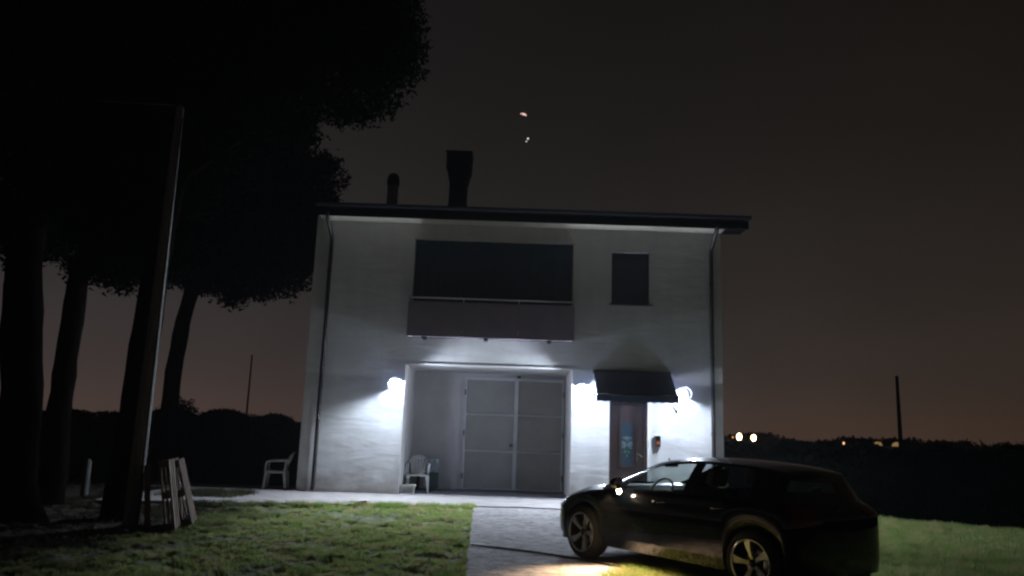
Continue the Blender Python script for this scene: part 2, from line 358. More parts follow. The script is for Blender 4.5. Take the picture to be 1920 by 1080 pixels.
# concrete apron before the house
def apron_front(x): return 16.30 - max(0, -x-.7)*.20 if x < -.7 else 16.30
b = B(); nx = 56; xs = [-7.6+14.6*i/nx for i in range(nx+1)]
vs = []
for x in xs:
    yf = apron_front(x) + .05*math.sin(x*3.7) + .03*math.sin(x*9.1)
    for y in (yf, (yf+18.58)/2, 18.58): vs.append((x, y, .105))
    vs.append((x, yf, -.1))
b.v = vs
for i in range(nx):
    a, c = i*4, (i+1)*4
    b.f += [(a, c, c+1, a+1), (a+1, c+1, c+2, a+2), (a+3, c+3, c, a)]
b.sm = [False]*len(b.f)
b.add([(7, 16.3, .105), (7, 18.58, .105), (7, 18.58, -.1), (7, 16.3, -.1)], [(0, 1, 2, 3)])
tag(b.build('pavement', 'concrete', fix=False), kind='structure')
b = B().box(-9.4, -4.86, 18.585, 20.0, -.1, .10)
tag(b.build('side_pavement', 'concrete'), kind='structure')

# ------------------------------------------------------------------ house
HY, HZ = 18.6, .105
house = empty('house', 'white two storey house with garage recess, balcony and three bright wall lamps', 'house', (0, HY, HZ))
X0, X1, ZT = -4.84, 5.09, 6.62
REC = (-2.47, 1.50, -.02, 3.0); LOG = (-2.40, 1.47, 3.85, 6.09); WIN = (2.42, 3.34, 4.63, 5.92); DOR = (2.40, 3.32, -.02, 2.30)
def facade(b, x0, x1, z0, z1, holes, y=0.0):
    xs = sorted({x0, x1, *[h[0] for h in holes], *[h[1] for h in holes]}); zs = sorted({z0, z1, *[h[2] for h in holes], *[h[3] for h in holes]})
    for i in range(len(xs)-1):
        for j in range(len(zs)-1):
            cx, cz = (xs[i]+xs[i+1])/2, (zs[j]+zs[j+1])/2
            if any(h[0] < cx < h[1] and h[2] < cz < h[3] for h in holes): continue
            b.poly([(xs[i], y, zs[j]), (xs[i+1], y, zs[j]), (xs[i+1], y, zs[j+1]), (xs[i], y, zs[j+1])])
b = B(); facade(b, X0, X1, -.25, ZT, [REC, LOG, WIN, DOR])
def reveal(b, h, d, floor=True):
    x0, x1, z0, z1 = h
    b.poly([(x0, 0, z0), (x0, d, z0), (x0, d, z1), (x0, 0, z1)]); b.poly([(x1, 0, z0), (x1, 0, z1), (x1, d, z1), (x1, d, z0)])
    b.poly([(x0, 0, z1), (x0, d, z1), (x1, d, z1), (x1, 0, z1)])
    if floor: b.poly([(x0, 0, z0), (x1, 0, z0), (x1, d, z0), (x0, d, z0)])
reveal(b, LOG, 1.5); reveal(b, WIN, .3); reveal(b, DOR, .35, False)
for h, d in ((LOG, 1.5), (DOR, .35)):
    b.poly([(h[0], d, h[2]), (h[1], d, h[2]), (h[1], d, h[3]), (h[0], d, h[3])])
D = 8.5
b.poly([(X0, 0, -.25), (X0, D, -.25), (X0, D, ZT), (X0, 0, ZT)]); b.poly([(X1, 0, -.25), (X1, 0, ZT), (X1, D, ZT), (X1, D, -.25)]); b.poly([(X0, D, -.25), (X1, D, -.25), (X1, D, ZT), (X0, D, ZT)])
b.build('wall', 'plaster', house, fix=False)
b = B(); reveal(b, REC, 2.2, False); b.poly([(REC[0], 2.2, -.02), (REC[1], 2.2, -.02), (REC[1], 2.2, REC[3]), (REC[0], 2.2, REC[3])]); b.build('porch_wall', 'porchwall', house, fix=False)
B().box(REC[0]+.003, REC[1]-.003, .0, 2.197, -.2, -.004).build('porch_floor', 'porchfloor', house)
B().box(REC[0]+.05, REC[1]-.05, -.05, -.002, -.03, .012).build('threshold', 'trim', house)
# roof
ov = .62
b = B(); rx0, rx1 = -4.70, 5.60; ze = 6.74; zs_ = 6.47
yr = D/2; zr = ze + (yr+ov)*.20
b.add([(rx0, -ov, ze), (rx1, -ov, ze), (rx1, yr, zr), (rx0, yr, zr), (rx0, D+ov, ze), (rx1, D+ov, ze),
       (rx0, -ov, ze-.12), (rx1, -ov, ze-.12), (rx1, yr, zr-.14), (rx0, yr, zr-.14), (rx0, D+ov, ze-.12), (rx1, D+ov, ze-.12)],
      [(0, 1, 2, 3), (3, 2, 5, 4), (6, 9, 8, 7), (9, 10, 11, 8), (0, 6, 7, 1), (4, 5, 11, 10), (0, 3, 9, 6), (3, 4, 10, 9), (1, 7, 8, 2), (2, 8, 11, 5)])
roof = b.build('roof', 'tiles', house)
g1 = B().box(X0, X1, 0.003, D, ZT+.001, ZT+.05); 
b = B().box(rx0+.02, X1, -ov+.06, -.003, zs_, zs_+.03); b.build('soffit', 'soffit', house)
for a, c in ((X1+.003, rx1-.02),): B().box(a, c, -ov+.06, 0, zs_, zs_+.03).build('eave_board', 'fascia', house)
B().box(rx0, rx1, -ov-.02, -ov+.05, zs_-.035, ze-.125).build('fascia', 'fascia', house, bevel=.01)
b = B()
n = 8; prof = [(-ov-.02-.075+.075*math.cos(math.pi*(1+k/n)), ze-.02+.085*math.sin(math.pi*(1+k/n))) for k in range(n+1)]
vs = [(x, y, z) for x in (rx0-.03, rx1+.03) for y, z in prof]
b.add(vs, [(k, k+1, n+2+k, n+1+k) for k in range(n)], True); b.add(vs[:n+1], [tuple(range(n+1))]); b.add(vs[n+1:], [tuple(range(n+1))])
b.build('gutter', 'fascia', house, fix=False)
# chimneys
y_c = 2.0; zc0 = ze+(y_c+ov)*.20-.3
b = B(); cx = -1.565
for (h0, w0), (h1, w1) in zip([(zc0, .30), (7.60, .24), (8.12, .235), (8.45, .30), (8.52, .335)], [(7.60, .24), (8.12, .235), (8.45, .30), (8.52, .335), (8.97, .345)]):
    b.add([(cx-w0, y_c-w0, h0), (cx+w0, y_c-w0, h0), (cx+w0, y_c+w0, h0), (cx-w0, y_c+w0, h0), (cx-w1, y_c-w1, h1), (cx+w1, y_c-w1, h1), (cx+w1, y_c+w1, h1), (cx-w1, y_c+w1, h1)], [(0, 1, 5, 4), (1, 2, 6, 5), (2, 3, 7, 6), (3, 0, 4, 7)])
b.poly([(cx-.345, y_c-.345, 8.97), (cx+.345, y_c-.345, 8.97), (cx+.345, y_c+.345, 8.97), (cx-.345, y_c+.345, 8.97)])
ch = b.build('chimney', 'brickdark', house, label='tall dark chimney flaring towards its flat top')
B().box(cx-.36, cx+.36, y_c-.36, y_c+.36, 8.973, 9.02).build('chimney_cap', 'brickdark', ch)
ch = B().box(-3.50, -3.24, y_c-.13, y_c+.13, zc0, 8.06).build('chimney', 'greyrender', house, label='short slim grey chimney under a round dark cowl')
b = B(); b.lathe([(.17, 8.055), (.175, 8.2), (.16, 8.32), (.10, 8.40), (.001, 8.43)], 16, c=(-3.37, y_c, 0)); b.lathe([(.001, 8.055), (.17, 8.055)], 16, c=(-3.37, y_c, 0)); b.build('chimney_cowl', 'black', ch)
# downpipes
for sx, s in ((-4.44, 1), (4.83, -1)):
    b = B(); b.tube([(sx, -ov-.07, ze-.2), (sx, -ov-.07, ze-.33), (sx, -.45, ze-.50), (sx, -.10, ze-.72), (sx, -.075, ze-.9), (sx, -.075, 3), (sx, -.075, .12), (sx-.02*s, -.10, .03)], .047, 12)
    dp = b.build('drainpipe', 'pipe', house)
    for z in (5.2, 3.4, 1.6):
        B().lathe([(.056, z-.02), (.056, z+.02)], 12, c=(sx, -.075, 0)).box(sx-.012, sx+.012, -.03, .0, z-.012, z+.012).build('pipe_clamp', 'pipe', dp)
# loggia and balcony
b = B().box(LOG[0]-.09, LOG[1]+.09, -.025, -.001, LOG[3]+.002, LOG[3]+.075); b.box(LOG[0]-.09, LOG[0]-.004, -.025, -.001, 4.6, LOG[3]+.0); b.box(LOG[1]+.004, LOG[1]+.09, -.025, -.001, 4.6, LOG[3])
b.build('balcony_surround', 'trim' if False else 'plaster', house)
b = B(); nseg = 60; x0, x1 = LOG[0]+.01, LOG[1]-.01
for k in range(nseg):
    a, c = x0+(x1-x0)*k/nseg, x0+(x1-x0)*(k+1)/nseg
    f = lambda x: .10+.018*math.sin(x*9)+.01*math.sin(x*23)
    b.add([(a, f(a), 3.9), (c, f(c), 3.9), (c, f(c)*.5+.06, LOG[3]-.005), (a, f(a)*.5+.06, LOG[3]-.005)], [(0, 1, 2, 3)], True)
b.build('sun_blind', 'blind', house, fix=False)
bal = B().box(-2.43, 1.49, -.40, -.0, 3.66, 3.74).build('balcony_slab', 'parapet', house, bevel=.01)
b = B()
xp = [-2.44, -1.14, .17, 1.50]
for i in range(3): B().box(xp[i]+.003, xp[i+1]-.003, -.43, -.402, 3.64, 4.47).build('balcony_panel', 'parapet', house, bevel=.004)
B().box(-2.44, -2.415, -.401, -.002, 3.745, 4.47).build('balcony_panel', 'parapet', house)
B().box(1.475, 1.50, -.401, -.002, 3.745, 4.47).build('balcony_panel', 'parapet', house)
b = B().tube([(-2.43, 0, 4.56), (-2.43, -.415, 4.56), (1.49, -.415, 4.56), (1.49, 0, 4.56)], .020, 8); 
for x in xp[:1]+[xp[1], xp[2]]+[xp[3]-.02]: b.tube([(x+.01, -.415, 4.45), (x+.01, -.415, 4.56)], .012, 6)
b.build('balcony_rail', 'doorframe', house)
for x in (-2.05, -.58, .92):
    B().box(x-.05, x+.05, -.30, -.02, 3.60, 3.658).build('balcony_bracket', 'black', house, bevel=.01)
# upper window with closed roller shutter
wx0, wx1, wz0, wz1 = WIN
win = B().box(wx0, wx1, .12, .16, wz0, wz1).build('window', 'shutter', house)
for k in range(18):
    z = wz0+.03+k*(wz1-wz0-.03)/18
    B().box(wx0+.012, wx1-.012, .100, .119, z, z+(wz1-wz0-.03)/18-.008).build('slat', 'shutter', win, bevel=.004)
B().box(wx0-.05, wx1+.07, -.09, .099, wz0-.035, wz0-.001).build('sill', 'shutter', win, bevel=.005)
# garage door
gdo = empty('garage_door', None, None); gdo.parent = house
gx0, gxm, gx1 = -1.14, .215, REC[1]-.03; gz0, gz1 = .02, 2.85; gy = 2.17
zb = [gz0, .985, 1.93, gz1]
for side, (a, c) in enumerate(((gx0, gxm), (gxm, gx1))):
    for k in range(3):
        b = B().box(a+.045, c-.045, gy-.03, gy-.01, zb[k]+.03, zb[k+1]-.02); b.build('door_panel', 'doorpanel', gdo)
    fr = B()
    fr.box(a, a+.05, gy-.07, gy-.008, gz0, gz1); fr.box(c-.05, c-.003, gy-.07, gy-.008, gz0, gz1)
    for k in range(4):
        h = .03 if 0 < k < 3 else .045
        fr.box(a+.051, c-.051, gy-.058, gy-.009, zb[k]-(h/2 if k else -.001), zb[k]+(h/2 if k < 3 else -.002))
    fr.build('door_frame', 'doorframe', gdo)
for hx_ in (gx0-.002, gx1-.03):
    for hz_ in (.35, 1.45, 2.5): B().lathe([(.016, -.07), (.016, .07)], 8, c=(hx_+.012, gy-.085, hz_)).build('hinge', 'pipe', gdo)
B().box(gxm-.14, gxm-.09, gy-.11, gy-.071, 1.12, 1.2).box(gxm-.13, gxm-.04, gy-.13, gy-.11, 1.14, 1.165).build('handle', 'black', gdo)
B().box(gx0-.04, gx1, gy-.075, gy+.02, gz1+.001, gz1+.05).build('lintel_bar', 'doorframe', gdo)
# entrance door
ed = empty('entrance_door', None, None); ed.parent = house
dx0, dx1 = DOR[0]+.01, DOR[1]-.01
leaf = B().box(dx0+.07, dx1-.07, .16, .21, .02, 2.22).build('door_leaf', 'wood_door', ed, bevel=.004)
B().box(dx0, dx0+.068, .12, .24, 0, 2.29).box(dx1-.068, dx1, .12, .24, 0, 2.29).box(dx0+.069, dx1-.069, .12, .24, 2.222, 2.29).build('door_frame', 'wood_door', ed, bevel=.004)
gl = (2.70, 2.985, .80, 1.80)
pane = B().box(gl[0], gl[1], .140, .159, gl[2], gl[3]).build('pane', 'glass_blue', ed)
B().box(gl[0]-.04, gl[0]-.001, .135, .158, gl[2]-.04, gl[3]+.04).box(gl[1]+.001, gl[1]+.04, .135, .158, gl[2]-.04, gl[3]+.04).box(gl[0], gl[1], .135, .158, gl[2]-.04, gl[2]-.001).box(gl[0], gl[1], .135, .158, gl[3]+.001, gl[3]+.04).build('pane_moulding', 'wood_door', ed, bevel=.003)
B().box(3.06, 3.20, .150, .159, .35, 1.75).build('door_moulding', 'wood_door', ed, bevel=.004)
def petal(b, cx, cz, ang, L, wd, y=.132):
    pts = []
    for k in range(12):
        t = 2*math.pi*k/12; u = L*.5*(1+math.cos(t)); v = wd*math.sin(t)
        pts.append((cx+u*math.cos(ang)-v*math.sin(ang), y, cz+u*math.sin(ang)+v*math.cos(ang)))
    q = [(p[0], .1395, p[2]) for p in pts]; n = len(pts)
    b.add(pts+q, [tuple(range(n))]+[(i, (i+1) % n, n+(i+1) % n, n+i) for i in range(n)])
cx, cz = 2.84, 1.33; PET = []
def petal_(*a): q = B(); petal(q, *a); PET.append(q)
for a in (60, 90, 120): petal_(cx, cz+.04, rad(a), .13, .022)
for a, r_ in ((150, .11), (30, .11), (180, .12), (0, .12), (205, .12), (-25, .12), (235, .11), (-55, .11)): petal_(cx+math.cos(rad(a))*.02, cz-.02+math.sin(rad(a))*.02, rad(a), r_, .016)
for k, (ox, oz) in enumerate(((-.09, .12), (.09, .12), (-.11, .02), (.11, .0), (-.10, -.10), (.09, -.12), (-.05, -.2), (.04, -.21), (0, -.3))): petal_(cx+ox-.02, cz+oz, 0, .045, .018, .128)
for q_ in PET: q_.build('petal', 'petal_white', pane, fix=False)
b = B()
for a, L in ((100, .1), (80, .1), (200, .16), (-20, .16), (-110, .18), (-70, .18), (-90, .22)): petal(b, cx, cz-.08, rad(a), L, .02, .136)
b.build('leaf_motif', 'petal_green', pane, fix=False)
b = B().box(3.055, 3.095, .135, .158, .92, 1.14).tube([(3.075, .14, 1.10), (3.075, .09, 1.10), (3.10, .085, 1.085), (3.19, .085, 1.02)], .011, 8)
b.build('handle', 'steel', ed)
B().box(DOR[1]+.001, DOR[1]+.055, -.035, -.001, 0, 2.33).build('door_trim', 'trim', house)
B().box(DOR[0]-.03, DOR[1]+.055, -.035, -.001, 2.332, 2.385).build('door_trim', 'trim', house)
B().box(DOR[0]-.05, DOR[1]+.05, -.30, -.002, -.03, .06).build('doorstep', 'concrete', house, bevel=.008)
B().box(REC[0]+.0, REC[1], -.03, -.001, REC[3]-.001, REC[3]+.04).build('lintel_trim', 'trim', house)
# small dark box above the garage door
sb = B().box(.22, .32, -.07, 0, -.035, .035).build('sensor_box', 'black', bevel=.008); sb.location = (0, HY+2.2, HZ+2.93)
tag(sb, 'small dark box fixed to the wall right above the garage door', 'sensor box')

# wall lamps
def wall_lamp(x, z, a0, a1, label):
    t = empty('wall_lamp', label, 'wall lamp', (x, HY-.001, z), group='bright wall lamps on the house front')
    B().lathe([(.045, 0), (.045, -.02), (.001, -.02)], 16, 'y').tube([(0, -.01, 0), (0, -.14, .10), (0, -.30, .14), (0, -.335, .10)], .010, 8).build('bracket', 'black', t)
    bl = B().sphere((0, -.34, 0), .060, 14, 10, (1, 1, 1.05)).build('bulb', 'bulb', t, fix=False)
    l_ = bpy.data.lights.new('lamp_light', 'POINT'); l_.energy = LAMP_W; l_.color = (.75, .85, 1.0); l_.shadow_soft_size = .045
    lo_ = bpy.data.objects.new('lamp_light', l_); COL.objects.link(lo_); lo_.parent = t; lo_.location = (0, -.34, 0)
    B().lathe([(.02, .062), (.024, .09), (.010, .12)], 12, c=(0, -.34, 0)).build('bulb_holder', 'steel', t)
    # half-shell added behind the bulb to dim light going back to the wall
    b = B(); n, m_ = 20, 7; vs = [((.080)*math.cos(2*math.pi*k/n)*math.cos(math.pi/2*j/m_), -.34+(.080)*math.sin(math.pi/2*j/m_)*1.0, (.080)*math.sin(2*math.pi*k/n)*math.cos(math.pi/2*j/m_)) for j in range(m_+1) for k in range(n)]
    b.add(vs, [(j*n+k, j*n+(k+1) % n, (j+1)*n+(k+1) % n, (j+1)*n+k) for j in range(m_) for k in range(n)], True); b.build('wall_dimmer', 'wall_dimmer', t)
    if a1 > a0:
        b = B(); n = 14; rows = []; flip = a0 < 200
        rr_ = lambda k: .17
        for y in (-.01, -.36):
            for dr_ in (0, .006): rows.append([((rr_(k)+dr_)*math.cos(rad(a0+(a1-a0)*k/n)), y, (rr_(k)+dr_)*math.sin(rad(a0+(a1-a0)*k/n))) for k in range(n+1)])
        vs = sum(rows, []); m_ = n+1
        for k in range(n):
            b.f += [(k, k+1, 2*m_+k+1, 2*m_+k), (m_+k, 3*m_+k, 3*m_+k+1, m_+k+1), (2*m_+k, 2*m_+k+1, 3*m_+k+1, 3*m_+k), (k, m_+k, m_+k+1, k+1)]
        for k in (0, n): b.f.append((k, m_+k, 3*m_+k, 2*m_+k))
        b.v = vs; b.sm = [False]*len(b.f)
        b.build('hood', 'hood_glass', t, fix=False)
    return t
wall_lamp(-2.64, 2.59, 38, 208, 'bright white wall lamp left of the garage recess')
wall_lamp(1.72, 2.61, 38, 142, 'bright white wall lamp between the garage recess and the navy awning')
wall_lamp(4.09, 2.60, -28, 142, 'bright white wall lamp right of the navy awning')

# awning over the entrance
aw = empty('awning', 'navy fabric awning jutting out over the entrance door', 'awning', (0, HY, HZ))
ax0, ax1 = 1.99, 3.84
B().box(ax0, ax1, -.10, -.002, 2.93, 3.02).build('cassette', 'satin', aw, bevel=.01)
b = B(); n = 24
for k in range(n):
    a, c = ax0+.01+(ax1-ax0-.02)*k/n, ax0+.01+(ax1-ax0-.02)*(k+1)/n
    s_ = lambda x, t: -.018*math.sin(math.pi*t)+.003*math.sin(x*30)
    for j in range(6):
        t0, t1 = j/6, (j+1)/6
        P = lambda x, t: (x, -.08-.84*t, 2.99-.60*t+s_(x, t))
        b.add([P(a, t0), P(c, t0), P(c, t1), P(a, t1)], [(0, 1, 2, 3)], True)
b.build('canopy', 'awning', aw, fix=False)
b = B(); n = 60
for k in range(n):
    a, c = ax0+(ax1-ax0)*k/n, ax0+(ax1-ax0)*(k+1)/n; f = lambda x: -.935+.006*math.sin(x*14); g = lambda x: 2.245+.008*math.sin(x*2*math.pi/.185)
    b.add([(a, f(a), g(a)), (c, f(c), g(c)), (c, -.93, 2.385), (a, -.93, 2.385)], [(0, 1, 2, 3)], True)
b.build('valance', 'awning', aw, fix=False)
B().tube([(ax0, -.925, 2.395), (ax1, -.925, 2.395)], .022, 10).build('front_bar', 'satin', aw)
for x in (ax0+.02, ax1-.02): B().tube([(x, -.02, 2.42), (x, -.50, 2.47), (x, -.91, 2.39)], .014, 8).build('arm', 'satin', aw)
B().tube([(ax1-.14, -.90, 2.36), (ax1-.13, -.90, 2.25), (ax1-.10, -.90, 2.20), (ax1-.11, -.9, 2.17)], .008, 6).tube([(ax1-.12, -.90, 2.19), (ax1-.06, -.90, 2.08), (ax1-.045, -.9, 2.03)], .026, 8).tube([(ax1-.13, -.9, 2.13), (ax1-.06, -.9, 2.13)], .007, 6).build('crank_hook', 'pipe', aw)

# intercom
ic = empty('intercom', 'small hooded intercom with an orange lit button beside the entrance door', 'intercom', (3.54, HY, 1.50))
B().box(-.055, .055, -.045, -.001, -.13, .12).build('housing', 'steel', ic, bevel=.006)
B().box(-.08, .08, -.085, -.001, .121, .15).build('hood', 'trim', ic)
B().box(-.04, .04, -.052, -.046, .03, .10).build('speaker_grille', 'black', ic)
B().box(-.03, .03, -.052, -.046, -.06, -.01).build('button', emis('orange_button', (1, .25, .12), .5), ic)

# ------------------------------------------------------------------ plastic chairs
def chair(name, label):
    t = empty(name, label, 'chair')
    # front towards -y
    b = B(); n = 8
    P = lambda u, v: (u*.23*(1-.06*v), -.22+.44*(v+1)/2, .41+.012*(u*u)-.018*(v+1)/2+.01*abs(v)**3)
    for i in range(n):
        for j in range(n):
            u0, u1, v0, v1 = -1+2*i/n, -1+2*(i+1)/n, -1+2*j/n, -1+2*(j+1)/n
            b.add([P(u0, v0), P(u1, v0), P(u1, v1), P(u0, v1)], [(0, 1, 2, 3)], True)
    b.box(-.23, .23, -.235, -.22, .37, .415); b.box(-.235, -.22, -.22, .2, .365, .41); b.box(.22, .235, -.22, .2, .365, .41)
    b.build('seat', 'white_plastic', t, fix=False)
    # arched back with fan slats
    def bk(u, h):
        return Vector((u, .20+.16*(h-.42)/.42+.0, h))
    arch = []
    for k in range(17):
        a = math.pi*k/16; u = .245*math.cos(a); h = .60+.24*math.sin(a); arch.append(bk(u, h)-Vector((0, .05*abs(math.cos(a))**2, 0)))
    b = B().tube([bk(.225, .40)]+arch+[bk(-.225, .40)], .018, 8); b.build('back_frame', 'white_plastic', t)
    for u0, u1 in ((-.16, -.185), (-.10, -.11), (-.035, -.04), (.035, .04), (.10, .11), (.16, .185)):
        top = .60+.235*math.sqrt(max(0, 1-(u1/.25)**2))
        B().bar(bk(u0*.8, .41), bk(u1, top), .045, .010, (0, 1, 0)).build('slat', 'white_plastic', t)
    for s in (-1, 1):
        B().tube([bk(.24*s, .66), (.272*s, .06, .655), (.275*s, -.14, .645), (.268*s, -.215, .62), (.255*s, -.235, .52), (.24*s, -.235, .40)], [.018, .022, .022, .022, .02, .02], 8).build('armrest', 'white_plastic', t)
        for (x, y, dx, dy) in ((.225*s, -.215, .035*s, -.03), (.215*s, .195, .04*s, .055)):
            b = B(); w0, w1 = .045, .024
            a = Vector((x, y, .41)); c = Vector((x+dx, y+dy, 0))
            for q, (ww, p) in enumerate(((w0, a), (w1, c))): pass
            vs = [a+Vector((i*w0, j*w0*.7, 0)) for i, j in ((-1, -1), (1, -1), (1, 1), (-1, 1))]+[c+Vector((i*w1*.8, j*w1, 0)) for i, j in ((-1, -1), (1, -1), (1, 1), (-1, 1))]
            b.add(vs, [(3, 2, 1, 0), (4, 5, 6, 7), (0, 1, 5, 4), (1, 2, 6, 5), (2, 3, 7, 6), (3, 0, 4, 7)])
            b.build('leg', 'white_plastic', t, bevel=.006)
    return t
c1 = chair('plastic_chair', 'white plastic armchair standing in the garage recess in front of a small table')
c1.location = (-2.15, 19.58, .105); c1.rotation_euler = (0, 0, rad(6))
c2 = copy_tree(c1); c2['label'] = 'white plastic armchair alone outside the left corner of the house'
c2.location = (-5.42, 18.98, .105); c2.rotation_euler = (0, 0, rad(-82))
for c in (c1, c2): c['group'] = 'white plastic garden chairs'
# table with cloth
tb = empty('side_table', 'small table under a grey cloth behind the chair in the garage recess', 'table', (-2.0, 20.34, .105))
b = B(); hx, hy, ht = .27, .24, .76
n = 24
top = []; bot = []
for k in range(n*4):
    s = (k//n); t = (k % n)/n
    cs = [(-hx, -hy), (hx, -hy), (hx, hy), (-hx, hy)]; a, c = cs[s], cs[(s+1) % 4]
    x, y = a[0]+(c[0]-a[0])*t, a[1]+(c[1]-a[1])*t
    top.append((x, y, ht)); o = 1.04+.03*math.sin(k*.9); bot.append((x*o, y*o, ht-.30-.03*math.sin(k*.35)))
b.poly(top); m_ = len(top)
b.add(top+bot, [(i, (i+1) % m_, m_+(i+1) % m_, m_+i) for i in range(m_)], True)
b.build('cloth', 'cloth', tb, fix=False)
B().box(-hx+.01, hx-.01, -hy+.01, hy-.01, ht-.04, ht-.005).build('table_top', 'darkgreen', tb)
for sx in (-1, 1):
    for sy in (-1, 1): B().box(sx*.22-.02, sx*.22+.02, sy*.19-.02, sy*.19+.02, 0, ht-.042).build('leg', 'darkgreen', tb)
cr_ = empty('storage_crate', 'dark crate on the porch floor under the cloth covered table', 'crate', (-1.84, 20.05, .105))
b = B(); b.box(-.15, .15, -.11, .11, 0, .02)
for x0, x1, y0, y1 in ((-.15, .15, -.11, -.095), (-.15, .15, .095, .11), (-.15, -.135, -.095, .095), (.135, .15, -.095, .095)): b.box(x0, x1, y0, y1, .02, .42)
b.box(-.16, .16, -.12, .12, .421, .44); b.build('crate_body', 'darkgreen', cr_)
# pot
pt = empty('flower_trough', 'small cream plastic trough on the floor at the left edge of the recess', 'plant trough', (-2.27, 18.86, .105))
b = B()
def ring(hx, hy, z, n=5, r=.03):
    o = []
    for cx, cy, a0 in ((hx-r, hy-r, 0), (-hx+r, hy-r, 90), (-hx+r, -hy+r, 180), (hx-r, -hy+r, 270)):
        for k in range(n): a = rad(a0+90*k/(n-1)); o.append((cx+r*math.cos(a), cy+r*math.sin(a), z))
    return o
rs = [ring(.125, .085, 0), ring(.145, .10, .17), ring(.165, .12, .172), ring(.165, .12, .205), ring(.15, .105, .205), ring(.14, .095, .14)]
m_ = len(rs[0]); vs = sum(rs, []); fs = [(j*m_+i, j*m_+(i+1) % m_, (j+1)*m_+(i+1) % m_, (j+1)*m_+i) for j in range(5) for i in range(m_)]
b.add(vs, fs); b.poly(rs[0]); b.build('trough', 'pot', pt, fix=False)
B().poly(ring(.14, .095, .15)).build('soil', 'soil', pt, fix=False)

exec_car = True
# ------------------------------------------------------------------ car
def pchip(x, y, q):
    x = np.asarray(x, float); y = np.asarray(y, float); h = np.diff(x); d = np.diff(y)/h; m = np.zeros(len(x))
    for i in range(1, len(x)-1):
        if d[i-1]*d[i] > 0: w1, w2 = 2*h[i]+h[i-1], h[i]+2*h[i-1]; m[i] = (w1+w2)/(w1/d[i-1]+w2/d[i])
    m[0], m[-1] = d[0], d[-1]
    i = np.clip(np.searchsorted(x, q, side='right')-1, 0, len(x)-2); t = (q-x[i])/h[i]
    return (2*t**3-3*t**2+1)*y[i]+(t**3-2*t**2+t)*h[i]*m[i]+(-2*t**3+3*t**2)*y[i+1]+(t**3-t**2)*h[i]*m[i+1]

WB, WR, WZ, AR = 2.70, .33, .33, .375
#      xL    ymax  z3    x4    y4   z4     x5    y5   z5     x7    z7
K = [(-.745, .000, .60, -.700, .000, .700, -.700, .000, .700, -.700, .700),
     (-.730, .360, .60, -.685, .340, .700, -.670, .230, .715, -.660, .722),
     (-.665, .640, .61, -.610, .590, .705, -.580, .430, .745, -.560, .770),
     (-.560, .800, .63, -.490, .745, .730, -.450, .550, .790, -.440, .825),
     (-.450, .860, .66, -.370, .795, .765, -.340, .610, .835, -.360, .855),
     (-.376, .876, .68, -.300, .805, .790, -.270, .625, .855, -.300, .875),
     (.000, .888, .73, .000, .820, .855, -.030, .650, .910, -.080, .935),
     (.376, .888, .755, .330, .825, .893, .300, .665, .945, .060, .975),
     (.680, .884, .765, .660, .825, .915, .740, .640, 1.10, .420, 1.135),
     (1.15, .884, .775, 1.13, .830, .930, 1.230, .585, 1.275, .880, 1.320),
     (1.67, .884, .785, 1.67, .832, .942, 1.700, .572, 1.330, 1.500, 1.378),
     (1.87, .884, .790, 1.87, .832, .946, 1.880, .570, 1.335, 1.870, 1.385),
     (2.324, .886, .795, 2.31, .828, .953, 2.310, .565, 1.325, 2.310, 1.375),
     (2.70, .888, .800, 2.68, .818, .958, 2.660, .552, 1.300, 2.700, 1.348),
     (3.076, .850, .800, 3.00, .765, .958, 2.930, .520, 1.262, 2.960, 1.300),
     (3.15, .790, .800, 3.08, .680, .955, 3.010, .480, 1.215, 3.020, 1.275),
     (3.235, .620, .790, 3.17, .500, .945, 3.070, .380, 1.175, 3.060, 1.258),
     (3.275, .340, .780, 3.21, .280, .940, 3.090, .230, 1.165, 3.075, 1.250),
     (3.285, .000, .780, 3.22, .000, .940, 3.100, .000, 1.162, 3.080, 1.248)]
K = [tuple(v*(.975 if c in (1, 4, 7) else 1) if c not in (8, 10) else (v if v < 1.0 else 1.0+(v-1.0)*(.93 if r[0] < 2 else max(.89, .93-.035*(r[0]-2)))) for c, v in enumerate(r)) for r in K]
K = [tuple((2.72+(v-2.72)*.72 if c else (v if v < 3.08 else 3.076+(v-3.076)*.75)) if c in (0, 3, 6, 9) and r[0] > 2.72 and v > 2.72 else v for c, v in enumerate(r)) for r in K]
K = np.array(K); SUB = 6; nk = len(K); q = np.linspace(0, nk-1, (nk-1)*SUB+1)
S = np.stack([pchip(np.arange(nk), K[:, c], q) for c in range(K.shape[1])], 1)
S[0, 1] = S[-1, 1] = 0
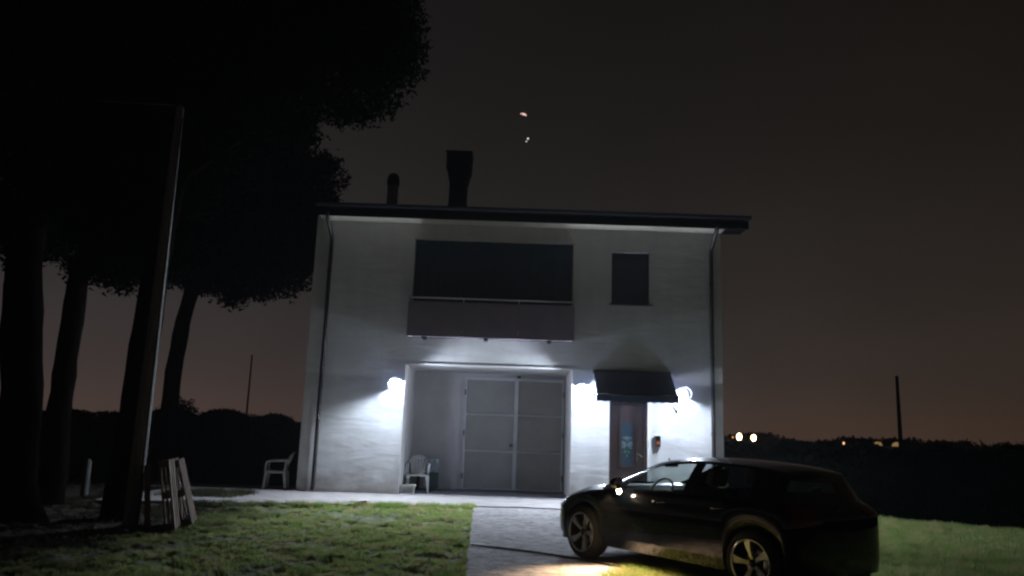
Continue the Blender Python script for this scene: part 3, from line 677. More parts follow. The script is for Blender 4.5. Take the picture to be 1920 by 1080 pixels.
def section(s):
    xL, ym, z3, x4, y4, z4, x5, y5, z5, x7, z7 = s
    nose = max(0, min(1, (-xL-.30)/.4)); tail = max(0, min(1, (xL-3.1)/.3))
    r0 = [(xL+.05*nose-.02*tail, max(0, ym-.045), .205+.05*tail), (xL+.01*nose, max(0, ym-.012), .33), (xL, ym, .50), (xL+.012*nose-.03*tail, max(0, ym-.004), z3), (xL+.022*nose-.036*tail, max(0, ym-.022), z3+.03), (x4, y4, z4)]
    # wheel arch lifts the lower edge
    for wx in (0, WB):
        d = abs(xL-wx)
        if d < AR:
            za = WZ+math.sqrt(AR*AR-d*d); lo = .205; hi = r0[5][2]
            r0 = [(p[0], p[1] if i else p[1]+.012, za+(p[2]-lo)/(hi-lo)*(hi-za) if i < 5 else p[2]) for i, p in enumerate(r0)]
    R = []
    def seg(a, c, k, bow=(0, 0, 0), last=False):
        for i in range(k+(1 if last else 0)):
            t = i/k; w_ = 4*t*(1-t); R.append(tuple(a[j]+(c[j]-a[j])*t+bow[j]*w_ for j in range(3)))
    seg(r0[0], r0[1], 2); seg(r0[1], r0[2], 2); seg(r0[2], r0[3], 3, (0, .006, 0)); seg(r0[3], r0[4], 1); seg(r0[4], r0[5], 3, (0, .008, 0))
    a, c = r0[5], (x5, y5, z5)
    ts = [0, .05, .2, .35, .5, .65, .8, .93]
    hgt = max(0, z5-z4)
    for t in ts: R.append((a[0]+(c[0]-a[0])*t, a[1]+(c[1]-a[1])*t+.10*min(1, hgt/.4)*t*(1-t), a[2]+(c[2]-a[2])*t))
    a, c = c, (x7, 0, z7)
    for t in (0, .08, .14, .3, .5, .75, 1):
        # crown: height eases towards the centre
        e = 1-(1-t)**1.8; R.append((a[0]+(c[0]-a[0])*e, a[1]*(1-t), a[2]+(c[2]-a[2])*e))
    return R
G = [section(s) for s in S]; NR = len(G[0]); NS = len(G)   # rows: 0-10 body, 11.. glass band
R_BELT, R_RE, R_C = 11, 19, 25
car = empty('parked_car', 'black five door hatchback parked in front of the entrance, seen from its left rear side', 'car')
HEAD = rad(124.3388); fdir = Vector((math.cos(HEAD), math.sin(HEAD), 0)); rdir = Vector((fdir.y, -fdir.x, 0))
base = Vector((1.0179, 10.569, 0)) + rdir*.86
car.location = (base.x, base.y, 0.0); car.rotation_euler = (0, 0, math.atan2(-fdir.y, -fdir.x))
def grid(b, i0, i1, j0, j1, sides=(-1, 1), off=0):
    for s in sides:
        vs = [(p[0], s*p[1], p[2]) for i in range(i0, i1+1) for p in G[i][j0:j1+1]]; w_ = j1-j0+1
        fs = [(i*w_+j, i*w_+j+1, (i+1)*w_+j+1, (i+1)*w_+j) for i in range(i1-i0) for j in range(j1-j0)]
        if s > 0: fs = [f[::-1] for f in fs]
        b.add(vs, fs, True)
    return b
def cbuild(b, name, m, parent, label=None, thick=0):
    me = b.mesh(name); bm = bmesh.new(); bm.from_mesh(me); bmesh.ops.remove_doubles(bm, verts=bm.verts, dist=2e-4)
    bmesh.ops.dissolve_degenerate(bm, edges=bm.edges, dist=1e-4)
    bm.to_mesh(me); bm.free(); me.update()
    return link(name, me, m, parent, label)
k_ = lambda s: s*SUB
# outer skin split where the panels meet
b = B(); grid(b, k_(0), k_(8), 0, R_BELT)
body = cbuild(grid(b, k_(12), k_(18), 0, R_BELT), 'body', 'paint', car)
cbuild(grid(B(), k_(0), k_(7), R_BELT, R_C), 'bonnet', 'paint', car)
b = B()
grid(b, k_(8), k_(12), 0, 2)                      # sills
cbuild(b, 'sill', 'paint', car)
rf = B(); grid(rf, k_(9), k_(15), R_RE, R_C); grid(rf, k_(15), k_(18), R_RE, R_C); grid(rf, k_(9), k_(15), R_RE-1, R_RE)
cbuild(rf, 'roof', 'paint', car)
pl = B()
grid(pl, k_(7), k_(9), R_RE-1, R_RE+1)             # A pillars
grid(pl, k_(7), k_(8)+1, R_BELT, R_RE-1)           # quarter corner at the mirror
grid(pl, k_(10)+1, k_(11), R_BELT, R_RE-1)         # B pillars
grid(pl, k_(13)-1, k_(15), R_BELT, R_RE-1)         # C pillars
grid(pl, k_(8)+1, k_(13)-1, R_BELT, R_BELT+1)      # belt line trim
cbuild(pl, 'pillar', 'satin', car)
cbuild(grid(B(), k_(7), k_(9), R_RE+1, R_C), 'windscreen', 'carglass', car)
cbuild(grid(B(), k_(15), k_(18), R_BELT, R_RE), 'rear_window', 'tinted', car)
for s in (-1, 1):
    d = cbuild(grid(B(), k_(8), k_(10)+3, 2, R_BELT, (s,)), 'door', 'paint', car)
    cbuild(grid(B(), k_(8)+1, k_(10)+1, R_BELT+1, R_RE-1, (s,)), 'window', 'carglass', d)
    B().tube([(1.32, s*.880, .828), (1.36, s*.893, .83), (1.50, s*.893, .835), (1.54, s*.880, .835)], .011, 8).build('handle', 'paint', d)
    d2 = cbuild(grid(B(), k_(10)+3, k_(12), 2, R_BELT, (s,)), 'door', 'paint', car)
    cbuild(grid(B(), k_(11), k_(13)-1, R_BELT+1, R_RE-1, (s,)), 'window', 'tinted', d2)
    B().tube([(2.18, s*.880, .838), (2.22, s*.893, .84), (2.36, s*.893, .845), (2.40, s*.880, .845)], .011, 8).build('handle', 'paint', d2)
    # door mirror with its puddle lamp
    mm = B().sphere((.78, s*.975, 1.00), .10, 14, 10, (.55, 1.05, .72)).build('mirror', 'paint', car, fix=False)
    B().bar((.74, s*.82, .925), (.76, s*.93, .965), .06, .03).build('mirror_arm', 'satin', mm)
    B().lathe([(.001, .057), (.062, .057), (.07, .05), (.075, .045)], 16, 'x', (.78, s*.975, 1.0)).build('mirror_glass', 'chrome', mm)
    if s < 0:
        B().sphere((.80, s*.945, .905), .030, 12, 8, (1, .7, 1.1)).build('puddle_lamp', emis('puddle_lamp_glow', (1, .78, .58), 110), mm)
# puddle lamp light (shines down from the mirror housing)
ld = bpy.data.lights.new('puddle_light', 'SPOT'); ld.energy = PUDDLE; ld.color = (1, .70, .42); ld.spot_size = rad(104); ld.spot_blend = .8; ld.shadow_soft_size = .02
lo = bpy.data.objects.new('puddle_light', ld); COL.objects.link(lo); lo.parent = car; lo.location = (.78, -1.08, .88); lo.rotation_euler = (rad(-22), rad(-20), 0)
# headlights, grille, lower intakes, tail lights
def patch(i0, i1, j0, j1, s, off):
    b = B(); vs = []
    P = [[Vector((G[i][j][0], s*G[i][j][1], G[i][j][2])) for j in range(j0, j1+1)] for i in range(i0, i1+1)]
    for i in range(len(P)):
        for j in range(len(P[0])):
            a = P[min(i+1, len(P)-1)][j]-P[max(i-1, 0)][j]; c = P[i][min(j+1, len(P[0])-1)]-P[i][max(j-1, 0)]; n = a.cross(c)*(-s)
            n.normalize(); 
            vs.append(P[i][j]+n*off*(-1 if False else 1))
    w_ = len(P[0]); fs = [(i*w_+j, i*w_+j+1, (i+1)*w_+j+1, (i+1)*w_+j) for i in range(len(P)-1) for j in range(w_-1)]
    return b.add(vs, fs, True), vs
for s in (-1, 1):
    b, vs = patch(k_(2)-4, k_(4)-1, 7, 10, s, -.004 if False else .006)
    hl = b.build('headlight', 'reflector', car, fix=False)
    b, _ = patch(k_(2)-4, k_(4)-1, 7, 10, s, .014); b.build('lens', 'lens', hl, fix=False)
    b, _ = patch(k_(15)-1, k_(16)+3, 7, 10, s, .008); b.build('tail_light', 'tail', car, fix=False)
b = B()
for s in (-1, 1):
    bb, _ = patch(k_(0), k_(2)-5, 7, 10, s, .006); b.add(bb.v, bb.f, True)
gr = b.build('grille', 'satin', car, fix=False)
b = B()
for s in (-1, 1): b.tube([(G[i][7][0]-.012, s*(G[i][7][1]+.004), G[i][7][2]) for i in range(0, k_(4)-3)], .006, 6)
b.build('chrome_strip', 'chrome', gr)
b = B()
for s in (-1, 1):
    bb, _ = patch(k_(0), k_(3), 1, 4, s, .006); b.add(bb.v, bb.f, True)
b.build('lower_intake', 'rubber', car, fix=False)
# underbody, arch liners
B().box(-.6, 2.98, -.70, .70, .19, .24).build('underbody', 'rubber', car)
for wx in (0, WB):
    for s in (-1, 1):
        b = B(); n = 20
        for k in range(n):
            a0, a1 = math.pi*k/n, math.pi*(k+1)/n; R_ = AR+.005
            b.add([(wx+R_*math.cos(a0), s*.85, WZ+R_*math.sin(a0)), (wx+R_*math.cos(a1), s*.85, WZ+R_*math.sin(a1)), (wx+R_*math.cos(a1), s*.55, WZ+R_*math.sin(a1)), (wx+R_*math.cos(a0), s*.55, WZ+R_*math.sin(a0))], [(0, 1, 2, 3)])
        b.add([(wx+AR*math.cos(math.pi*k/n), s*.56, WZ+AR*math.sin(math.pi*k/n)) for k in range(n+1)]+[(wx-AR, s*.56, .2), (wx+AR, s*.56, .2)], [tuple(range(n+3))])
        b.build('arch_liner', 'rubber', car, fix=False)
# wheels
wheel_first = None
def make_wheel():
    w_ = empty('wheel', None, None); w_.parent = car
    R_ = WR
    B().lathe([(.235, -.11), (.26, -.115), (R_-.03, -.112), (R_-.008, -.095), (R_, -.07), (R_, .07), (R_-.008, .095), (R_-.03, .112), (.26, .115), (.235, .11)], 48, 'y').build('tyre', 'rubber', w_, fix=False)
    b = B().lathe([(.236, -.112), (.244, -.118), (.232, -.118), (.222, -.105), (.215, -.02), (.205, .10)], 48, 'y'); b.lathe([(.205, -.0), (.001, -.0)], 32, 'y')
    rim = b.build('rim', 'alloydark', w_, fix=False)
    B().lathe([(.244, -.1185), (.248, -.121), (.232, -.121), (.226, -.114)], 48, 'y').build('rim_edge', 'alloy', rim, fix=False)
    for k in range(5):
        a = 2*math.pi*k/5+.3; ca, sa = math.cos(a), math.sin(a)
        prof = [(.03, -.024, .020), (.09, -.018, .022), (.15, -.026, .030), (.20, -.042, .034), (.234, -.056, .030)]
        vs = []; fs = []
        for r_, lo_, hi_ in prof:
            y = -.078-.035*(r_/.234)
            for t, yy in ((lo_, y), (hi_, y+.008), (hi_, y+.04), (lo_, y+.04)):
                vs.append((r_*ca-t*sa, yy, r_*sa+t*ca))
        for i in range(len(prof)-1):
            for j in range(4): fs.append((i*4+j, i*4+(j+1) % 4, (i+1)*4+(j+1) % 4, (i+1)*4+j))
        B().add(vs, fs).build('spoke', 'alloy', rim)
    B().lathe([(.001, -.098), (.030, -.096), (.042, -.085), (.05, -.04)], 20, 'y').build('hub_cap', 'alloydark', rim)
    B().lathe([(.10, -.03), (.165, -.03), (.165, -.01)], 30, 'y').build('brake_disc', 'steel', rim, fix=False)
    return w_
wh = make_wheel()
spots = [(0, -.76, 0, .35), (WB, -.76, 0, 1.0), (0, .76, math.pi, 0), (WB, .76, math.pi, .6)]
for i, (x, y, rz, spin) in enumerate(spots):
    o = wh if i == 0 else copy_tree(wh, car)
    o.location = (x, y, WZ); o.rotation_euler = (0, spin, rz)
# cabin
B().box(.35, 2.9, -.74, .74, .30, .33).build('cabin_floor', 'rubber', car)
b = B(); 
pr = [(.18, .60), (.18, .90), (.36, .965), (.62, .955), (.80, .90), (.84, .80), (.72, .60)]
n = len(pr); vs = [(x, y, z) for y in (-.74, .74) for x, z in pr]
b.add(vs, [(k, (k+1) % n, n+(k+1) % n, n+k) for k in range(n)]+[tuple(range(n-1, -1, -1)), tuple(range(n, 2*n))]); b.build('dashboard', 'dash', car, bevel=.02)
B().tube([(.93+.19*math.cos(a)*.45, -.36+.19*math.sin(a), .90+.19*math.cos(a)*.9) for a in [2*math.pi*k/28 for k in range(29)]], .014, 8, cap=False).tube([(.95, -.54, .90), (.96, -.36, .89), (.95, -.18, .90)], .018, 8).tube([(.96, -.36, .89), (.80, -.36, .82)], .03, 8).build('steering_wheel', 'wheelrim', car, fix=False)
def carseat(x, y, wd=.24):
    t = empty('car_seat', None, None); t.parent = car; t.location = (x, y, .33)
    b = B().box(-.26, .26, -wd, wd, .0, .22); b.build('seat_cushion', 'seat', t, bevel=.05)
    mt = Matrix.Translation((.24, 0, .18)) @ Matrix.Rotation(rad(16), 4, 'Y')
    B().box(-.05, .07, -wd, wd, 0, .52, mt).build('seat_back', 'seat', t, bevel=.045)
    if wd < .3: B().box(-.045, .05, -.13, .13, .56, .74, mt).tube([mt @ Vector((0, -.05, .5)), mt @ Vector((0, -.05, .6))], .008, 6).tube([mt @ Vector((0, .05, .5)), mt @ Vector((0, .05, .6))], .008, 6).build('headrest', 'seat', t, bevel=.035)
    return t
carseat(1.42, -.36); carseat(1.42, .36); carseat(2.35, 0, .62)
for y in (-.38, .38): B().box(2.60, 2.68, y-.11, y+.11, .93, 1.06).build('headrest', 'seat', car, bevel=.03)
B().box(.76, .78, -.12, .12, 1.20, 1.26).tube([(.77, 0, 1.25), (.72, 0, 1.31)], .01, 6).build('inner_mirror', 'satin', car, bevel=.006)
B().box(2.02, 2.06, .03, .11, .94, .965).build('warning_light', emis('red_cabin_light', (1, .06, .06), .8), car)
B().tube([(2.3, 0, 1.37), (2.34, 0, 1.40)], .01, 6).build('roof_aerial', 'satin', car) if False else None

# ------------------------------------------------------------------ trees
def crown_pts(ells, dens):
    out_ = []
    for (c, r) in ells:
        n = int(dens*r[0]*r[1]*r[2]) + 40
        p = RNG.normal(size=(n, 3)); p /= np.linalg.norm(p, axis=1)[:, None]
        rr = RNG.random(n)**.4*(1+.055*RNG.exponential(size=n)*(RNG.random(n) < .35))
        # lumpy outline
        k = 1+.16*np.sin(p[:, 0]*7+c[0]*3)*np.cos(p[:, 2]*6+c[2]*2)+.10*np.sin(p[:, 1]*11+p[:, 2]*9)
        out_.append(np.array(c)+p*np.array(r)*(rr*k)[:, None])
    return np.concatenate(out_)
def pine(name, label, trunk, limbs, ells, leaf=.065, dens=8000):
    base_ = Vector(trunk[0][0]); t = empty(name, label, 'tree', base_, group='stone pines beside the lawn')
    tr = [(Vector(p)-base_, r) for p, r in trunk]
    # smooth the trunk
    P = np.array([list(p) for p, _ in tr]); Rr = np.array([r for _, r in tr]); qq = np.linspace(0, len(tr)-1, 26)
    pts = [Vector([pchip(np.arange(len(tr)), P[:, k], np.array([u]))[0] for k in range(3)]) for u in qq]; rs_ = [float(pchip(np.arange(len(tr)), Rr, np.array([u]))[0]) for u in qq]
    b = B().tube(pts, rs_, 18)
    for i, v in enumerate(b.v):   # uneven bark
        a = .03*math.sin(v[2]*5+math.atan2(v[1]-pts[min(i//18, 25)].y, v[0]-pts[min(i//18, 25)].x)*5) + .02*math.sin(v[2]*13)
        c = pts[min(i//18, 25)]; d = Vector(v)-c; d.z = 0
        b.v[i] = tuple(Vector(v)+d*a*2)
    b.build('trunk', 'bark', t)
    for L in limbs:
        B().tube([Vector(p)-base_ for p in L[0]], L[1], 8).build('limb', 'bark', t)
    pts = crown_pts([((c[0]-base_.x, c[1]-base_.y, c[2]-base_.z), r) for c, r in ells], dens)
    v, f = rand_tris(pts, leaf, 0)
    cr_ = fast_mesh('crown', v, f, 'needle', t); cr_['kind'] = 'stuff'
    return t
def E_(px, py, rpx, Y, flat=.8, depth=1.0):
    c = at(px, py, Y); r = rpx*Y/FPX; return (tuple(c), (r, r*depth, r*flat))
def G_(px, Y): c = at(px, 900, Y); return c.x
# A: thick leaning trunk at the left edge
A = [((-7.35, 12.5, -.2), .36), (tuple(at(32, 900, 12.5)), .27), (tuple(at(40, 750, 12.5)), .30), (tuple(at(42, 560, 12.5)), .28), (tuple(at(60, 380, 12.6)), .24), (tuple(at(90, 150, 12.8)), .18), (tuple(at(110, -40, 13)), .12)]
pine('stone_pine', 'thick dark pine trunk at the far left edge of the photo', A,
     [([at(55, 420, 12.6), at(150, 330, 13), at(260, 240, 13.4)], [.12, .09, .05]), ([at(60, 380, 12.6), at(0, 300, 12.4), at(-80, 220, 12.2)], [.12, .09, .05])],
     [E_(60, 120, 190, 12.6), E_(-90, 200, 160, 12.3), E_(20, 380, 120, 12.8, .7), E_(-40, 440, 90, 12.4, .7), E_(70, 455, 60, 13.2, .6), E_(140, 260, 140, 13.4), E_(90, -80, 200, 12.8), E_(-140, 40, 200, 12)])
Bt = [((-8.25, 14.6, -.2), .27), (tuple(at(103, 880, 14.5)), .22), (tuple(at(112, 760, 14.5)), .20), (tuple(at(128, 650, 14.5)), .19), (tuple(at(148, 520, 14.5)), .18), (tuple(at(185, 380, 14.6)), .15), (tuple(at(210, 200, 14.8)), .11), (tuple(at(215, 60, 15)), .08)]
pine('stone_pine', 'slim leaning pine just right of the thickest trunk', Bt,
     [([at(160, 470, 14.5), at(230, 430, 14.7), at(300, 400, 15)], [.09, .07, .04]), ([at(150, 500, 14.5), at(110, 470, 14.3), at(60, 440, 14.2)], [.08, .05, .03])],
     [E_(220, 400, 130, 14.8, .75), E_(170, 300, 150, 14.6), E_(215, 500, 62, 14.8, .7), E_(160, 505, 45, 14.6, .7), E_(270, 490, 80, 15.2, .7), E_(240, 160, 170, 15), E_(120, 440, 75, 14.2, .7), E_(225, 535, 32, 14.9, .6)])
Ct = [((-6.22, 13.1, -.2), .31), (tuple(at(240, 860, 13.0)), .25), (tuple(at(258, 740, 13.0)), .235), (tuple(at(284, 560, 13.1)), .21), (tuple(at(315, 400, 13.2)), .18), (tuple(at(370, 250, 13.3)), .15), (tuple(at(430, 120, 13.4)), .12), (tuple(at(480, 0, 13.5)), .09)]
pine('stone_pine', 'pine directly behind the pale utility pole, with a crown reaching over the house', Ct,
     [([at(340, 330, 13.2), at(460, 250, 13.2), at(580, 190, 13.1), at(680, 130, 13)], [.12, .09, .07, .04]), ([at(400, 190, 13.3), at(520, 90, 13), at(640, 40, 12.8)], [.10, .07, .04]), ([at(315, 400, 13.2), at(260, 300, 13.6), at(220, 200, 14)], [.1, .07, .04])],
     [E_(700, 60, 104, 13.1, .95), E_(745, 120, 62, 13.1, .95), E_(620, 90, 120, 13.1), E_(620, 195, 60, 13.2, .8), E_(700, 180, 62, 13.2, .85), E_(660, 215, 40, 13.3, .7), E_(500, 60, 140, 13.2), E_(500, 190, 110, 13.4, .8), E_(360, 100, 160, 13.4), E_(390, 260, 120, 13.8, .8), E_(330, 460, 75, 14.2, .8), E_(620, -60, 150, 13), E_(420, -90, 190, 13.2), E_(250, 20, 170, 13.6), E_(765, 60, 42, 13.1), E_(560, 250, 50, 13.6, .8), E_(330, 360, 100, 14, .8), E_(740, 0, 60, 13)])
Dt = [((-8.55, 20.6, -.2), .25), (tuple(at(318, 830, 20.2)), .215), (tuple(at(320, 740, 20)), .205), (tuple(at(332, 660, 20)), .195), (tuple(at(352, 570, 20)), .18), (tuple(at(385, 480, 20.1)), .16), (tuple(at(430, 380, 20.2)), .13), (tuple(at(470, 280, 20.3)), .08)]
pine('stone_pine', 'pine standing farther back, its low round crown ending beside the house wall', Dt,
     [([at(375, 505, 20.1), at(450, 470, 20.2), at(530, 450, 20.4)], [.12, .09, .05]), ([at(400, 440, 20.1), at(340, 400, 20.4), at(300, 380, 20.6)], [.1, .07, .04])],
     [E_(575, 345, 72, 20.8, .9), E_(610, 310, 34, 20.8, .8), E_(595, 390, 40, 21, .9), E_(525, 430, 95, 20.4, .85), E_(455, 500, 78, 20.3, .85), E_(535, 510, 58, 20.6, .8), E_(565, 470, 60, 21, .9), E_(400, 470, 95, 20.4, .85), E_(360, 520, 42, 20.2, .7), E_(440, 350, 120, 20.6), E_(330, 400, 90, 20.8), E_(480, 250, 110, 20.6), E_(440, 560, 32, 20.3, .6), E_(500, 545, 32, 20.4, .6), E_(320, 500, 45, 20.6, .7)], leaf=.09, dens=4200)

# ------------------------------------------------------------------ hedges and far woods
def hedge(name, label, pth, thick, hfun, m, dens, leaf, cat='hedge'):
    t = empty(name, label, cat, (pth[0][0], pth[0][1], 0))
    o = Vector((pth[0][0], pth[0][1], 0)); b = B(); L = []
    for (a, c) in zip(pth, pth[1:]):
        n = max(2, int((Vector(c)-Vector(a)).length/.6))
        for k in range(n): L.append(Vector(a).lerp(Vector(c), k/n))
    L.append(Vector(pth[-1])); L = [Vector((p[0], p[1], 0)) for p in L]
    vs = []
    for i, p in enumerate(L):
        d = (L[min(i+1, len(L)-1)]-L[max(i-1, 0)]).normalized(); nrm = Vector((-d.y, d.x, 0)); h = hfun(p)-.12
        for s_, z in ((-1, -.1), (-1.05, h*.5), (-.8, h*.95), (0, h), (.8, h*.95), (1.05, h*.5), (1, -.1)):
            vs.append(p+nrm*(s_*thick*.42)+Vector((0, 0, z))-o)
    b.v = [tuple(v) for v in vs]; b.f = [(i*7+j, i*7+j+1, (i+1)*7+j+1, (i+1)*7+j) for i in range(len(L)-1) for j in range(6)]; b.sm = [True]*len(b.f)
    b.add(vs[:7], [tuple(range(7))]); b.add(vs[-7:], [tuple(range(7))])
    b.build('branches', m, t, fix=False)
    tot = sum((q_-p_).length for p_, q_ in zip(L, L[1:])); n = int(tot*dens); u = RNG.random(n)*(len(L)-1); i = np.clip(u.astype(int), 0, len(L)-2); f = (u-i)[:, None]
    A_ = np.array([list(p) for p in L]); P = A_[i]*(1-f)+A_[i+1]*f; dd = A_[i+1]-A_[i]; dd /= np.linalg.norm(dd, axis=1)[:, None]; nr = np.stack([-dd[:, 1], dd[:, 0], 0*dd[:, 0]], 1)
    H_ = np.array([hfun(p) for p in L]); hh = H_[i]*(1-f[:, 0])+H_[i+1]*f[:, 0]
    a = RNG.random(n); side = RNG.random(n) < .4
    zz = np.where(side, hh*(RNG.random(n)), hh*(1-.10*RNG.random(n)))+.10*np.sin(u*2.7)*(~side)
    oo = np.where(side, np.sign(RNG.random(n)-.5)*thick*(.42+.10*RNG.random(n)), (RNG.random(n)-.5)*thick)
    P = P+nr*oo[:, None]; P[:, 2] = zz; P -= np.array([o.x, o.y, 0])
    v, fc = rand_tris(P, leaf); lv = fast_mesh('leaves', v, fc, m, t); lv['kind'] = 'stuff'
    return t
def hl_(p):
    x = p[0]
    if x < -7.6: return 1.72+.12*math.sin(x*1.3)+.07*math.sin(x*3.1)
    if x < -6.3: return 1.84
    return 1.84-.20*min(1, (x+6.3)/.5)
hedge('hedge', 'dark clipped hedge running left from behind the house corner', [(-26, 21.5), (-14, 20.9), (-4.9, 20.8)], 1.1, hl_, 'leaf', 2400, .07)
hedge('hedge', 'dark hedge closing the lit lawn on the right, behind the car', [(5.3, 19.5), (8.25, 17.15), (10.75, 15.45), (18, 10.75), (27, 6)], .9, lambda p: 1.46+.09*min(1, max(0, (p[0]-5.5)/2.5))+.03*math.sin(p[0]*2.1)+.02*math.sin(p[0]*5.3), 'leaf', 2200, .06)
bs = empty('round_bush', 'round bush poking above the left hedge beside the slim rear pine', 'bush', (-9.6, 23.2, 0))
pts = crown_pts([((0, 0, 1.75), (.50, .5, .55)), ((-.3, .1, 1.3), (.5, .5, .8)), ((.1, 0, .7), (.6, .6, .8))], 9000); v, f = rand_tris(pts, .07); fast_mesh('leaves', v, f, 'leaf', bs)['kind'] = 'stuff'
B().tube([(0, 0, -.05), (.02, 0, 1.6)], [.06, .03], 8).build('stem', 'bark', bs)
# far tree line
P = []
for k in range(900):
    x = -260+520*(k/900)+random.uniform(-.4, .4); Y = 112+random.uniform(-3, 6)
    h = 2.1+.55*math.sin(x*.09)+.4*math.sin(x*.23+1)+.25*math.sin(x*.71)
    if 33 < x < 75: h += .55
    if 47 < x < 52: h += .5
    n = 90; c = RNG.normal(size=(n, 3))*np.array([.8, .8, .5]); P.append(np.array([x, Y, 0])+np.stack([c[:, 0], c[:, 1], np.abs(RNG.random(n))*max(h, .8)], 1))
P = np.concatenate(P); v, f = rand_tris(P, .55); o = fast_mesh('distant_woods', v, f, 'leaf_far'); tag(o, 'low dark band of distant trees along the horizon', 'woods', kind='stuff')
# ------------------------------------------------------------------ poles
upole = empty('utility_pole', 'tall pale utility pole in front of the pines on the left', 'utility pole', (-5.67, 12.33, 0))
hp = 6.75
B().tube([(0, 0, -.1), (0, 0, 2), (0, 0, 4.5), (0, 0, hp)], [.118, .108, .085, .062], 20).build('pole', 'pole', upole)
B().lathe([(.02, hp-.02), (.035, hp+.02), (.022, hp+.05), (.001, hp+.08)], 10).build('insulator', 'oldwood', upole)
B().tube([(.11, -.05, .0), (.10, -.06, 2), (.085, -.05, 4.5), (.07, -.03, hp-.2)], .012, 6).build('conduit', 'oldpost', upole)
def cable(a, c, sag, r):
    a, c = Vector(a), Vector(c); return B().tube([a.lerp(c, k/30)-Vector((0, 0, sag*4*(k/30)*(1-k/30))) for k in range(31)], r, 5)
for x, a, c in ((-.22, (-5.67, 12.33, 6.80), (-22, 9.5, 7.2)),):
    cb = cable(a, c, .35, .011).build('overhead_cable', 'black'); tag(cb, 'thin overhead cable running left from the near utility pole' if x < 0 else 'thin overhead cable running from the near utility pole to the house corner', 'cable')
for (px, py0, py1, Y, r_, lb) in ((1689, 705, 835, 50, .12, 'dark distant pole on the right above the hedge'), (461, 665, 790, 60, .07, 'thin dark distant pole between the pines and the house')):
    a = at(px, py1, Y); c = at(px-1, py0, Y); t = empty('distant_pole', lb, 'utility pole', (a.x, Y, 0), group='distant poles on the horizon')
    B().tube([(0, 0, -.1), (0, 0, c.z)], [r_*1.25, r_*.8], 10).build('pole', 'leaf_far', t)
# ------------------------------------------------------------------ far lights
def far_lamp(px, py, Y, r, col, s, label, grp=None):
    c = at(px, py, Y); t = empty('street_lamp', label, 'street lamp', (c.x, Y, 0), group='distant street lamps on the horizon')
    B().tube([(0, 0, -.1), (0, .3, c.z-.1)], [.06, .04], 6).build('post', 'leaf_far', t)
    B().sphere((0, 0, c.z), r, 10, 8, (.8, .6, 1.1)).build('lamp_head', emis('sodium_glow', col, s), t, fix=False)
    return t
far_lamp(1386, 819, 105, .40, (1, .60, .30), 26, 'brighter left one of two glowing orange lamps at the horizon beside the house')
far_lamp(1413, 821, 105, .38, (1, .60, .30), 26, 'right one of two glowing orange lamps at the horizon beside the house')
far_lamp(1374, 820, 108, .12, (1, .42, .14), 1.2, 'faint small orange lamp left of the two glowing lamps')
far_lamp(1582, 831, 105, .16, (1, .42, .22), 2.0, 'tiny orange lamp alone on the horizon above the car tail')
fl_ = empty('lit_roof', 'small building with a dim yellow lit gable beside the distant right pole', 'building', (at(1680, 835, 60).x, 60, 0))
B().box(-.38, .42, -.1, 3, -.1, 1.62).build('wall', 'greyrender', fl_)
B().poly([(-.40, -.12, 1.60), (.42, -.12, 1.60), (.30, -.12, 1.88), (-.05, -.12, 1.93), (-.30, -.12, 1.82)]).poly([(-.40, 3, 1.60), (.42, 3, 1.60), (.30, 3, 1.88), (-.05, 3, 1.93), (-.30, 3, 1.82)]).build('gable', emis('dim_yellow_light', (1, .62, .25), .22), fl_, fix=False)
# stars
c = at(981, 214, 900); st = B().sphere((-2.6, 0, .4), .75, 8, 6).sphere((-.3, 0, 1.0), .8, 8, 6).sphere((2.1, 0, -.2), 1.0, 8, 6).sphere((3.4, 0, -1.6), .7, 8, 6).sphere((.3, 0, -.6), .9, 8, 6).build('star', emis('reddish_star', (1, .60, .52), 1.6), fix=False); st.location = c
tag(st, 'reddish smudged star high above the chimneys', 'star', 'stars above the roof')
c = at(990, 260, 900); st = B().sphere((0, 0, 0), 1.05, 8, 6).sphere((-1.8, 0, -3.6), .7, 8, 6).build('star', emis('white_star', (.9, .92, .9), 1.3), fix=False); st.location = c
tag(st, 'small white star below the reddish one', 'star', 'stars above the roof')

# ------------------------------------------------------------------ pallets and things on the lawn
def pallet(name, label, loc, rot, m):
    t = empty(name, label, 'pallet', loc); t.rotation_euler = rot
    # lies in local x (depth .8) / z (length 1.0), thickness along y
    for k in range(5): 
        x = -.40+k*.175; B().box(x, x+.10, -.072, -.050, 0, 1.0).build('board', m, t)
    for k in range(3):
        x = -.40+k*.35; B().box(x, x+.10, .050, .072, 0, 1.0).build('board', m, t)
    for z in (0, .45, .90): B().box(-.40, .40, -.049, -.027, z, z+.10).build('stringer', m, t)
    for z in (0, .45, .90):
        for x in (-.40, -.05, .30): B().box(x, x+.10, -.026, .049, z, z+.10).build('block', m, t)
    return t
p1 = pallet('pallet', 'pale wooden pallet stood nearly upright, left one of the leaning pallets', (-4.93, 12.15, .02), (0, rad(0), 0), 'palletwood')
p1.rotation_euler = (rad(-11), rad(0), rad(104))
for q_ in [c for c in p1.children if c.name.startswith(('block', 'stringer'))]:
    q_.data.materials.clear(); q_.data.materials.append(M['oldwood'])
for q_ in [c for c in p1.children if c.name.startswith('board')][1:6:2]:
    q_.data.materials.clear(); q_.data.materials.append(M['oldwood'])
p1['group'] = 'pallets leaning beside the utility pole'
p2 = copy_tree(p1); p2['label'] = 'dark old pallet leaning left, right one of the leaning pallets'
p2.location = (-4.93, 12.72, .02); p2.rotation_euler = (rad(-17), rad(0), rad(107))
for ch in p2.children:
    me = ch.data.copy(); me.materials.clear(); me.materials.append(M['oldwood']); ch.data = me
